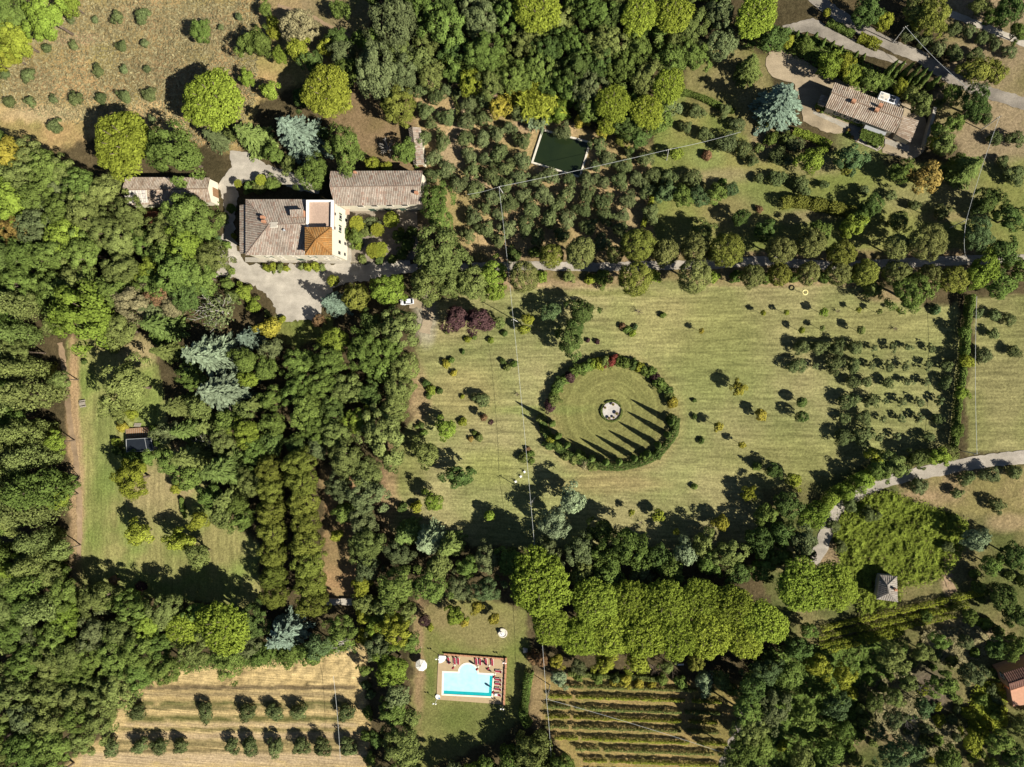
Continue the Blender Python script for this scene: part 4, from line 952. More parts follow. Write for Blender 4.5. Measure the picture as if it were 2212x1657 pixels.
CROWNNAME = {'cypress': 'foliage', 'reed': 'foliage'}
def crown_mesh(kind, cls, var, tone):
    k = (kind, cls, var)
    if k not in BASEQ: BASEQ[k] = GEN[(kind, cls)]()
    if k + (tone,) not in MESHC: MESHC[k + (tone,)] = quads_mesh(f'{kind}_crown', BASEQ[k][0], LEAF[tone], BASEQ[k][1])
    return MESHC[k + (tone,)]
def trunk_mesh(kind):
    b = MB(); rr = random.Random(len(kind))
    if kind in ('cedar', 'feather', 'poplar', 'cypress'):
        b.tube([(0, 0, -.03), (.01, 0, .5), (0, .01, 1.0)], .075, .03, 7)
    else:
        b.tube([(0, 0, -.03), (.02, .01, .3), (-.01, .02, .62)], .085, .06, 7)
        for k in range(6):
            a = k * 1.05 + rr.random() * .5; l = rr.uniform(.4, .62)
            b.tube([(-.01, .02, .58), (math.cos(a) * l * .5, math.sin(a) * l * .5, .85), (math.cos(a) * l, math.sin(a) * l, 1.12 + rr.random() * .2)], .042, .012, 5)
    me = bpy.data.meshes.new(kind + '_trunk'); me.from_pydata([tuple(v) for v in b.v], [], b.f); me.materials.append(BARK); me.update()
    me.polygons.foreach_set('use_smooth', [True] * len(me.polygons)); return me
TRUNK = {}
INFO = { # kind: object name, category, words in labels
 'oak': ('broadleaf_tree', 'tree', 'broadleaf tree'), 'maple': ('broadleaf_tree', 'tree', 'broadleaf tree'), 'pine': ('umbrella_pine', 'pine tree', 'umbrella pine'), 'cedar': ('cedar_tree', 'cedar tree', 'cedar'),
 'feather': ('conifer_tree', 'conifer', 'conifer'), 'olive': ('olive_tree', 'olive tree', 'olive tree'), 'sparse': ('olive_tree', 'olive tree', 'thin young olive tree'), 'dense': ('round_tree', 'tree', 'dense round-crowned tree'),
 'lime': ('round_tree', 'tree', 'dense round-crowned tree'), 'poplar': ('columnar_tree', 'tree', 'tall columnar tree'), 'cypress': ('cypress_tree', 'cypress', 'slim cypress'), 'reed': ('giant_reed', 'reed clump', 'giant reed clump'), 'shrub': ('shrub', 'shrub', 'shrub'), 'young': ('young_tree', 'young tree', 'young tree')}
PLANTS = []
GROUPS = {'oak': 'broadleaf trees of the woods and gardens', 'maple': 'broadleaf trees of the woods and gardens', 'pine': 'umbrella pines', 'cedar': 'blue-grey cedars', 'feather': 'feathery conifers', 'olive': 'olive trees', 'sparse': 'thin young olive trees',
          'dense': 'dense round-crowned trees', 'lime': 'dense round-crowned trees', 'poplar': 'tall columnar trees', 'cypress': 'slim cypresses', 'reed': 'giant reeds', 'shrub': 'shrubs', 'young': 'young trees on the lawn'}
def tree(kind, px, py, rp, tone, label=None, h=1.0, group=None, name=None, cat=None):
    """rp: crown radius in photo units; (px, py): where the photograph shows the crown's middle"""
    R = rp * mpp(px, py) * .96
    gk = {'shrub': 'maple', 'young': 'maple'}.get(kind, kind)
    cls = 'L' if R > 4.2 else ('M' if R > 1.7 else 'S')
    if kind in ('oak', 'maple'): zc = (1.25 * R + 1.0) * h
    elif kind == 'pine': zc = (5.5 + 1.0 * R) * h
    elif kind in ('cedar', 'feather'): zc = .75 * R * h + .6
    elif kind in ('olive', 'sparse'): zc = (.50 * R + .65) * h
    elif kind in ('dense', 'lime'): zc = (1.05 * R + 1.3) * h
    elif kind == 'poplar': zc = 2.5 * R * h + 1.2
    elif kind == 'shrub': zc = .55 * R * h
    elif kind == 'young': zc = (1.2 * R + 1.4) * h
    elif kind == 'reed': zc = 0
    else: zc = 0
    p = at(px, py, zc if kind not in ('cypress', 'reed') else 2.0); 
    nm, ct__, wd = INFO[kind]
    if nm == 'broadleaf_tree' and tone in ('dark', 'oliveg', 'greyolive', 'poplar', 'bluegreen', 'silver') and rp > 16: nm, wd, ct__ = 'evergreen_oak', 'spreading oak', 'oak tree'
    root = empty(name or nm, (p.x, p.y, 0), random.uniform(0, 6.28))
    me = crown_mesh(gk, cls, random.randrange(NVAR.get(gk, 2)), tone)
    c = link(CROWNNAME.get(kind, 'crown'), me, root); c.location = (0, 0, zc)
    sx = random.uniform(.86, 1.16) if kind in ('oak', 'maple', 'olive', 'shrub') else random.uniform(.94, 1.06); c.scale = (R * sx, R / sx, R * (random.uniform(.9, 1.1) if kind not in ('cypress',) else 1))
    if kind == 'cypress': c.scale = (R, R, h / 7); c.location = (0, 0, .1)
    if kind not in ('shrub', 'reed'):
        tk = gk if gk in ('cedar', 'feather', 'poplar', 'cypress') else 'spread'
        if tk not in TRUNK: TRUNK[tk] = trunk_mesh(tk)
        t = link('trunk', TRUNK[tk], root)
        tr_h = {'cedar': zc + 1.2 * R, 'feather': zc + 1.5 * R, 'poplar': zc + 1.8 * R, 'cypress': h * .8}.get(kind, zc)
        t.scale = (max(R, .9) * (.8 if kind != 'poplar' else 1.3), max(R, .9) * (.8 if kind != 'poplar' else 1.3), tr_h)
    tag(root, label, cat or ct__, group or ('evergreen oaks of the woods and gardens' if nm == 'evergreen_oak' else GROUPS[kind]))
    PLANTS.append(dict(o=root, x=px, y=py, r=rp, tone=tone, word=wd if not name else name.replace('_', ' '), label=label, kind=kind))
    return root
def clash(px, py, rp, k):
    for q_ in PLANTS:
        if (q_['x'] - px) ** 2 + (q_['y'] - py) ** 2 < (k * (q_['r'] + rp)) ** 2: return True
    return False
def fill(poly, kinds, rmin, rmax, k=.72, tries=2500, avoid=(), h=(.9, 1.15)):
    xs = [p[0] for p in poly]; ys = [p[1] for p in poly]; c = 0
    for i in range(tries):
        f = 1 - i / tries
        x = random.uniform(min(xs), max(xs)); y = random.uniform(min(ys), max(ys)); r = rmin + (rmax - rmin) * (f * .75 + random.random() * .25)
        if not inpoly(np.array([x]), np.array([y]), poly)[0]: continue
        if any(inpoly(np.array([x]), np.array([y]), a)[0] for a in avoid): continue
        if clash(x, y, r, k): continue
        kd, tn = random.choices([q_[:2] for q_ in kinds], [q_[2] for q_ in kinds])[0]
        tree(kd, x, y, r, tn, h=random.uniform(*h)); c += 1
    return c

# ---- umbrella pines
for x, y, r, t, lb in ((457, 215, 64, 'pine', 'upper of the two big bright umbrella pines at the edge of the dry meadow'), (260, 308, 65, 'pine', 'lower of the two big bright umbrella pines beside the dry meadow'),
    (704, 196, 55, 'lime', 'yellowish umbrella pine above the big blue-grey cedar'), (1160, 15, 54, 'pine', None), (1381, 32, 42, 'pine', None), (1454, 29, 43, 'pine', None), (1634, 32, 47, 'pine', None), (1444, 184, 38, 'pine', None),
    (1324, 222, 40, 'pine', None), (1396, 240, 38, 'pine', None), (1312, 268, 22, 'pine', None), (393, 1362, 37, 'pine', 'smaller of the two touching umbrella pines above the ploughed field'), (480, 1358, 57, 'pine', 'larger of the two touching umbrella pines above the ploughed field'),
    (1165, 1260, 69, 'pine', 'big round umbrella pine at the left end of the long pine band'), (1190, 1350, 46, 'pined', None), (1253, 1375, 46, 'pine', None), (1285, 1300, 52, 'pined', None), (1318, 1370, 50, 'pine', None), (1362, 1295, 46, 'pined', None), (1388, 1372, 52, 'pine', None),
    (1438, 1302, 52, 'pined', None), (1460, 1375, 50, 'pine', None), (1512, 1298, 48, 'pined', None), (1532, 1372, 50, 'pine', None), (1582, 1312, 50, 'pined', None), (1604, 1378, 46, 'pine', None), (1650, 1345, 50, 'pine', None), (1735, 1268, 58, 'pined', 'left dome of the deep green pines beside the square cottage'),
    (1800, 1268, 54, 'pined', 'right dome of the deep green pines, nearest the square cottage')): tree('pine', x, y, r, t, lb)
# ---- cedars and conifers
for x, y, r, t, lb in ((648, 293, 58, 'blue', 'big blue-grey cedar above the villa and left of the long wing'), (1684, 226, 61, 'blue', 'big blue-grey cedar on the gravel left of the farmhouse'), (722, 655, 34, 'blue', 'small blue-grey cedar at the edge of the forecourt'),
    (538, 730, 30, 'blue', 'small blue-grey cedar below left of the forecourt'), (458, 768, 58, 'bluel', 'upper of the two pale leaning cedars in the central wood'), (488, 845, 58, 'bluel', 'lower of the two pale leaning cedars in the central wood'), (618, 1367, 47, 'blue', 'round blue-grey cedar above the ploughed field')):
    tree('cedar', x, y, r, t, lb, 1.1)
for x, y, r, t in ((548, 300, 42, 'feather'), (468, 300, 26, 'greyolive'), (1617, 150, 36, 'feather'), (1422, 98, 24, 'feather'), (391, 878, 34, 'poplar'), (420, 986, 44, 'oliveg'), (490, 1012, 50, 'feather'), (500, 1075, 34, 'oliveg'), (405, 930, 32, 'feather'), (455, 920, 28, 'oliveg'),
    (880, 1152, 36, 'feather'), (928, 1166, 42, 'silver'), (972, 1178, 36, 'feather'), (2082, 367, 42, 'feather'), (357, 705, 40, 'feather'), (867, 1098, 12, 'dark'), (1636, 1008, 12, 'mid'), (560, 870, 26, 'oliveg'), (362, 760, 28, 'oliveg')): tree('feather', x, y, r, t)
# ---- named broadleaf trees: kind, x, y, r, tone
OAKS = '''oak 865 706 46 poplar|oak 787 760 42 mid|oak 841 757 34 mid|oak 711 784 40 mid|oak 645 782 34 mid|oak 577 796 28 mid|dense 875 795 33 oliveg|oak 806 700 28 dark|oak 838 628 40 bright|oak 589 752 24 greyolive|maple 584 708 24 yellow|
oak 699 830 38 mid|oak 753 837 38 oliveg|dense 865 838 34 oliveg|oak 588 862 28 mid|oak 662 890 40 mid|dense 853 880 34 oliveg|oak 797 852 30 dark|oak 677 918 36 mid|oak 591 915 28 mid|oak 590 955 26 dark|oak 829 937 54 poplar|oak 748 991 42 poplar|oak 640 960 26 dark|oak 794 1020 38 poplar|oak 794 1069 44 greyolive|oak 785 1125 36 greyolive|oak 794 1175 42 oliveg|
maple 726 1157 14 lime|dense 770 642 30 hornbeam|dense 689 693 15 rust|oak 720 606 12 lime|oak 274 837 55 oliveg|maple 284 1035 38 lime|maple 300 1152 27 lime|maple 389 1168 26 lime|maple 428 1126 21 lime|maple 381 1055 14 lime|maple 426 1198 28 oliveg|oak 480 1115 28 oliveg|oak 515 1092 22 mid|
maple 35 505 32 orange|maple 25 335 36 yellow|oak 181 681 68 bright|oak 288 655 40 tan|oak 345 640 26 rust|oak 375 660 28 tan|oak 411 462 52 mid|oak 403 530 42 bright|oak 264 525 38 oliveg|oak 381 592 48 mid|oak 322 585 32 bright|oak 380 332 60 mid|oak 310 525 30 mid|oak 330 610 28 mid|
oak 853 49 56 greyolive|oak 814 150 56 greyolive|oak 740 117 32 greyolive|dense 863 232 40 hornbeam|oak 907 132 30 poplar|oak 960 56 48 mid|dense 956 144 15 lime|oak 1041 49 46 greyolive|oak 1048 112 46 mid|maple 1017 176 30 lime|oak 748 325 46 mid|oak 677 376 38 mid|oak 875 328 26 mid|dense 805 355 18 lime|oak 835 362 14 lime|
dense 650 58 38 tan|maple 645 108 26 lime|maple 706 100 20 lime|oak 731 84 26 dark|oak 775 83 18 mid|oak 674 134 26 dark|oak 562 93 28 mid|maple 584 196 20 bright|oak 735 22 22 mid|dense 590 50 15 lime|dense 592 72 15 lime|oak 574 20 16 mid|oak 605 120 18 bright|oak 655 210 24 dark|oak 700 290 16 dark|
maple 1078 232 24 yellow|oak 1209 240 22 bright|maple 1255 262 16 yellow|maple 1300 285 14 yellow|oak 1345 300 18 hornbeam|oak 1420 262 34 mid|oak 1435 225 30 greyolive|oak 1380 300 24 dark|
dense 951 545 58 oliveg|dense 926 615 42 oliveg|dense 975 608 38 oliveg|dense 1022 612 38 oliveg|oak 943 428 36 mid|oak 950 472 34 mid|oak 1068 592 34 bright|oak 1070 632 22 bright|
oak 1189 673 22 bluegreen|oak 1256 672 30 dark|oak 1229 738 33 dark|oak 1243 706 22 dark|maple 985 690 31 purple|maple 1038 692 31 purple|dense 1078 698 14 oliveg|oak 1140 690 14 lime|oak 1132 712 12 lime|
maple 963 925 24 bright|maple 919 978 30 oliveg|oak 992 1028 31 dark|maple 936 1084 23 bright|maple 1236 1079 32 silver|maple 1195 1130 34 silver|dense 1058 1114 13 bright|oak 1251 1191 38 greyolive|oak 1356 1184 50 mid|oak 1300 1150 34 dark|maple 1481 1194 30 silver|oak 1574 1196 38 oliveg|oak 1640 1170 34 dark|oak 1420 1205 30 dark|oak 1530 1215 28 mid|
maple 1596 839 17 yellow|maple 1559 1130 19 yellow|maple 1617 1068 17 lime|maple 1715 1037 19 lime|maple 1644 896 13 yellow|dense 1732 869 13 dark|dense 1732 900 15 dark|oak 1672 1018 18 dark|maple 1422 1113 13 lime|
oak 1752 347 30 bright|oak 1835 342 32 bluegreen|dense 1828 362 16 hornbeam|oak 1948 372 28 mid|maple 2001 384 34 golden|oak 1884 444 26 dark|oak 2133 434 32 dark|oak 2112 505 40 bluegreen|oak 2180 470 34 dark|oak 2165 545 34 dark|oak 1840 490 28 bright|oak 1860 470 22 mid|
oak 1440 415 24 bluegreen|oak 1475 425 24 mid|oak 1510 425 24 bluegreen|oak 1548 418 24 mid|oak 1578 410 18 bluegreen|maple 1520 500 24 oliveg|oak 1461 332 14 bright|oak 1600 470 20 dark|oak 1650 500 24 dark|oak 1770 500 26 mid|
oak 1791 140 30 bright|oak 1823 137 26 lime|oak 1842 160 24 bright|oak 1880 174 24 mid|oak 1912 180 16 mid|oak 1945 188 17 lime|oak 1970 205 22 oliveg|oak 1990 226 24 oliveg|dense 1740 98 18 mid|dense 1701 90 15 lime|oak 1669 84 32 dark|oak 1872 29 32 dark|dense 1908 46 22 lime|dense 1786 27 10 lime|dense 2011 37 42 hornbeam|dense 1985 25 34 oliveg|oak 2109 152 32 hornbeam|oak 2148 158 26 hornbeam|
oak 2107 222 40 dark|oak 2057 202 24 mid|oak 2060 266 24 mid|oak 2038 312 28 oliveg|oak 2016 306 15 lime|maple 2024 280 15 mid|oak 2075 350 20 mid|oak 2180 20 34 dark|oak 2150 35 24 mid|oak 2200 70 22 mid|oak 2120 14 24 oliveg|
oak 1757 1113 34 bright|oak 1703 1091 32 dark|oak 1737 1172 36 greyolive|oak 2107 1165 28 silver|oak 1690 1150 28 dark|dense 1747 1362 20 mid|oak 1928 1418 34 oliveg|oak 1994 1411 22 oliveg|oak 2031 1384 22 mid|oak 2036 1477 34 mid|oak 2097 1455 30 greyolive|oak 1994 1526 23 bluegreen|oak 1662 1528 46 greyolive|oak 1808 1523 30 bluegreen|oak 1737 1543 30 mid|oak 1652 1450 36 bluegreen|oak 1701 1457 32 mid|oak 1723 1398 28 dark|oak 1796 1621 30 mid|oak 1889 1515 22 oliveg|oak 1896 1580 20 greyolive|oak 1938 1628 44 bluegreen|oak 2099 1601 26 lime|oak 1640 1609 34 mid|oak 1730 1635 30 oliveg|oak 1767 1440 28 lime|oak 1822 1460 26 lime|oak 2095 1332 18 mid|oak 2165 1290 36 dark|oak 2195 1330 30 dark|oak 2150 1400 26 dark|oak 2190 1395 30 mid|oak 2140 1220 24 mid|oak 2185 1200 30 dark|oak 2160 1600 30 mid|oak 2195 1640 30 dark|oak 2050 1640 30 mid|
oak 858 1266 48 mid|oak 855 1357 36 lime|oak 846 1438 40 bright|oak 858 1500 28 greyolive|oak 848 1538 32 mid|oak 868 1612 44 oliveg|oak 787 1447 14 mid|oak 740 1364 36 mid|oak 690 1395 28 bluegreen|oak 564 1413 28 mid|oak 626 1412 26 mid|oak 674 1412 26 mid|maple 780 1266 22 lime|maple 789 1375 18 lime|maple 785 1330 18 lime|oak 930 1266 40 mid|oak 983 1330 22 bright|dense 917 1340 14 purple|oak 1053 1271 34 bluegreen|oak 1010 1225 26 mid|maple 1029 1313 15 yellow|maple 1066 1337 12 yellow|maple 1003 1344 10 yellow|
maple 1202 1428 17 yellow|maple 1307 1432 24 lime|maple 1378 1430 28 lime|dense 1503 1430 20 hornbeam|maple 1207 1464 20 silver|maple 1522 1474 24 silver|oak 1559 1469 22 oliveg|oak 1250 1440 18 greyolive|oak 1440 1440 16 oliveg|dense 1170 1425 16 rust|oak 1215 1655 34 mid|oak 1050 1660 24 mid|oak 985 1668 22 greyolive|
oak 100 38 46 bright|oak 32 34 44 mid|oak 35 85 40 lime|oak 150 8 26 bright|oak 435 68 22 mid|oak 535 170 18 bright|oak 540 95 26 mid|oak 20 120 30 lime|oak 1935 1005 30 oliveg|oak 1900 1012 26 mid|oak 1865 1040 22 bright|oak 1890 985 22 lime|oak 1830 1062 22 bright|oak 1985 990 22 oliveg|oak 2030 985 24 bright|oak 2085 720 15 mid|oak 2078 850 16 bright|oak 2088 780 15 lime|oak 2068 930 16 mid'''
for s_ in OAKS.replace('\n', '').split('|'):
    k_, x, y, r, t = s_.split(); tree(k_, float(x), float(y), float(r), t, h=random.uniform(.92, 1.12))
tree('oak', 1155, 1622, 52, 'oliveg', None, .6); tree('oak', 1106, 1640, 32, 'mid', None, .7)
for x, y, r_, t in ((1612, 1530, 36, 'mid'), (1618, 1575, 36, 'oliveg'), (1602, 1618, 34, 'mid'), (1585, 1655, 30, 'oliveg'), (1622, 1490, 32, 'dark')): tree('oak', x, y, r_, t, None, 1.7)
# ---- the avenue
up_ = [(1191, 554, 25), (1254, 547, 31), (1329, 552, 18), (1378, 530, 34), (1438, 547, 27), (1503, 537, 29), (1568, 543, 35), (1686, 542, 29), (1752, 527, 30), (1818, 549, 28), (1938, 535, 27), (2004, 525, 38)]
lo_ = [(1131, 598, 31), (1371, 602, 35), (1500, 596, 35), (1625, 596, 24), (1684, 593, 24), (1747, 590, 24), (1811, 591, 26), (1869, 588, 27), (1935, 590, 27), (2009, 595, 24), (2058, 603, 29)]
ORD = ['first', 'second', 'third', 'fourth', 'fifth', 'sixth', 'seventh', 'eighth', 'ninth', 'tenth', 'eleventh', 'twelfth', 'thirteenth', 'fourteenth', 'fifteenth', 'sixteenth', 'seventeenth', 'eighteenth', 'nineteenth', 'twentieth', '21st', '22nd', '23rd', '24th', '25th', '26th', '27th', '28th', '29th', '30th']
for i, (x, y, r) in enumerate(up_): tree('lime', x, y - 2, r * 1.12, 'avenue' if i % 3 else 'hornbeam', f'{ORD[i]} round-crowned tree from the left in the upper avenue row', 1.65, group='avenue trees')
for i, (x, y, r) in enumerate(lo_): tree('lime', x, y, r * 1.12, 'hornbeam' if i % 3 == 1 else 'avenue', f'{ORD[i]} round-crowned tree from the left in the lower avenue row', 1.55, group='avenue trees')
for x, y, r, t in ((1967, 632, 48, 'mid'), (2119, 588, 42, 'bright'), (1940, 478, 26, 'oliveg'), (2160, 615, 34, 'mid'), (2200, 580, 30, 'mid')): tree('oak', x, y, r, t)
for x, y, r, t in ((1229, 598, 14, 'oliveg'), (1170, 598, 13, 'bright'), (1300, 600, 20, 'mid'), (1275, 603, 12, 'lime'), (1415, 596, 13, 'bright'), (1540, 598, 13, 'bright'), (1590, 597, 14, 'mid'), (1884, 625, 22, 'oliveg'), (1655, 600, 14, 'mid'), (1715, 600, 12, 'mid'), (1780, 600, 12, 'mid'), (1840, 600, 12, 'mid'), (1155, 545, 14, 'mid'), (1110, 550, 18, 'dark')): tree('shrub', x, y, r, t)
# ---- hornbeam alley, two files
for i, y in enumerate((1012, 1058, 1104, 1150, 1196, 1241, 1284)): tree('dense', 584 + i * 2, y, 31, 'alley', f'{ORD[i]} yellowish green tree from the top in the left file of the alley', 1.25, 'clipped trees of the alley')
for i, y in enumerate((998, 1042, 1086, 1130, 1174, 1218, 1262, 1302)): tree('dense', 648 + i * 4, y, 34, 'alley', f'{ORD[i]} yellowish green tree from the top in the right file of the alley', 1.25, 'clipped trees of the alley')
# ---- tall columnar trees on the left edge
for i, (x, y, t) in enumerate(((62, 668, 'poplar'), (58, 726, 'feather'), (66, 790, 'oliveg'), (72, 858, 'poplar'), (70, 925, 'oliveg'), (74, 985, 'poplar'), (84, 1050, 'mid'), (80, 1105, 'poplar'), (88, 1160, 'poplar'), (82, 1212, 'oliveg'), (90, 1262, 'mid'), (95, 1312, 'poplar'))):
    tree('poplar', x + random.uniform(-20, 12), y + random.uniform(-10, 10), random.uniform(21, 35), t, f'{ORD[i]} tall columnar tree from the top along the left lawn edge', random.uniform(.8, 1.05))
for x, y, r_ in ((118, 700, 24), (40, 760, 30), (130, 820, 20), (25, 905, 30), (120, 955, 22), (40, 1015, 26), (128, 1075, 22), (20, 1130, 30), (130, 1190, 24), (110, 1240, 26), (15, 1230, 30)): tree('oak', x, y, r_, random.choice(['mid', 'oliveg', 'bright']), None, 1.5)
for y in (640, 700, 765, 830, 890, 955, 1020, 1080, 1135, 1190, 1240): tree('poplar', -10 + random.uniform(-8, 8), y + random.uniform(-12, 12), 28, random.choice(['poplar', 'oliveg', 'mid']), None, 1.0)
# ---- olive grove and scattered olives
GROVE = [(900, 175), (1000, 190), (1110, 235), (1180, 268), (1290, 310), (1425, 330), (1425, 470), (1330, 520), (1310, 545), (1130, 540), (1010, 510), (1000, 420), (930, 380), (912, 300)]
POND = [(1150, 270), (1285, 300), (1262, 395), (1140, 360)]
GAPS = [POND, [(975, 210), (1000, 210), (990, 345), (955, 345)], [(960, 330), (1010, 330), (1010, 365), (950, 365)], [(1000, 383), (1085, 375), (1090, 402), (1005, 410)], [(1345, 440), (1400, 440), (1395, 520), (1345, 520)], [(1090, 380), (1112, 380), (1112, 420), (1090, 420)]]
fill(GROVE, [('olive', 'olive', 4), ('olive', 'greyolive', 2), ('olive', 'greyolive', 1)], 12, 23, .80, 3800, GAPS, (1.0, 1.3))
for i, x in enumerate((298, 445, 535, 594, 645, 748)): tree('olive', x, 1538, 20, 'olive', f'{ORD[i]} olive tree from the left in the upper row of the ploughed field', 1.0, 'olive trees of the ploughed field')
for i, x in enumerate((240, 303, 345, 391, 504, 540, 597, 652, 698, 753)): tree('olive', x, 1612, random.uniform(17, 23), 'olive', f'{ORD[i]} olive tree from the left in the lower row of the ploughed field', 1.0, 'olive trees of the ploughed field')
MEAD = [(154, 43, 10), (253, 39, 14), (309, 37, 17), (101, 103, 11), (159, 100, 11), (263, 100, 13), (313, 94, 10), (61, 163, 16), (11, 160, 12), (213, 153, 13), (268, 152, 10), (318, 149, 9), (21, 221, 13), (66, 220, 12), (115, 215, 10), (166, 213, 16), (218, 212, 14), (269, 208, 16), (324, 205, 16), (122, 274, 17), (516, 37, 9), (478, 58, 7), (205, 42, 8), (57, 112, 8), (330, 260, 10)]
for x, y, r in MEAD: tree('olive', x, y, r, 'olive' if r > 10 else 'greyolive', None, .9)
ROWS = [(747, [(1728, 22), (1767, 22), (1806, 22), (1845, 20), (1886, 10), (1926, 13), (1960, 11), (2009, 12)]), (786, [(1720, 23), (1757, 11), (1801, 24), (1842, 20), (1879, 12), (1918, 14), (1955, 12), (2001, 13), (2045, 16)]),
        (822, [(1840, 18), (1869, 15), (1916, 16), (1960, 13), (1996, 13), (2040, 18)]), (863, [(1830, 24), (1879, 20), (1911, 9), (1945, 14), (1984, 13), (2026, 14)]), (900, [(1823, 16), (1864, 22), (1906, 10), (1945, 12), (1982, 14), (2023, 15)]), (940, [(1820, 24), (1862, 26), (1899, 12), (1935, 12), (2006, 15)])]
for j, (y, r_) in enumerate(ROWS):
    for i, (x, r) in enumerate(r_):
        tree('olive' if r > 14 else 'sparse', x + 2, y + 4, r * .9, 'olive' if r > 14 else 'greyolive', f'{"olive" if r > 14 else "thin young olive"} tree, {ORD[i]} from the left in the {ORD[j]} row of the lawn orchard', 1.1, 'olive trees of the lawn orchard')
for x, y, r in ((1505, 242, 20), (1481, 274, 15), (1523, 291, 18), (1571, 308, 25), (1606, 320, 20), (1593, 269, 18), (1444, 384, 20), (1496, 386, 24), (1679, 337, 20), (1718, 314, 20), (1679, 386, 20), (1730, 396, 20), (1737, 412, 14), (1865, 412, 14), (1923, 422, 14), (1975, 444, 14), (2036, 459, 18), (1965, 71, 22), (1996, 86, 18), (2026, 103, 20), (2060, 115, 20), (2107, 120, 20),
    (2060, 64, 17), (2094, 68, 17), (2121, 81, 17), (2148, 93, 17), (2180, 112, 17), (2109, 678, 15), (2146, 723, 14), (2124, 767, 21), (2148, 680, 14), (2180, 690, 16), (2190, 760, 16), (1984, 1050, 22), (2087, 1032, 20), (2136, 1025, 23), (2065, 1066, 14), (2153, 1093, 19), (2190, 1020, 18), (2128, 250, 20), (2026, 228, 14), (1565, 240, 16), (1625, 345, 16), (1780, 400, 12), (1640, 385, 12), (1700, 350, 12), (1040, 863, 19), (2045, 1180, 14), (1800, 1135, 16), (1815, 1180, 15), (1880, 1110, 20), (1835, 1090, 18), (2190, 380, 26), (2150, 300, 18), (2190, 300, 20), (2165, 350, 16)): tree('olive', x, y, r, random.choice(['olive', 'olive', 'greyolive']), None, 1.0)
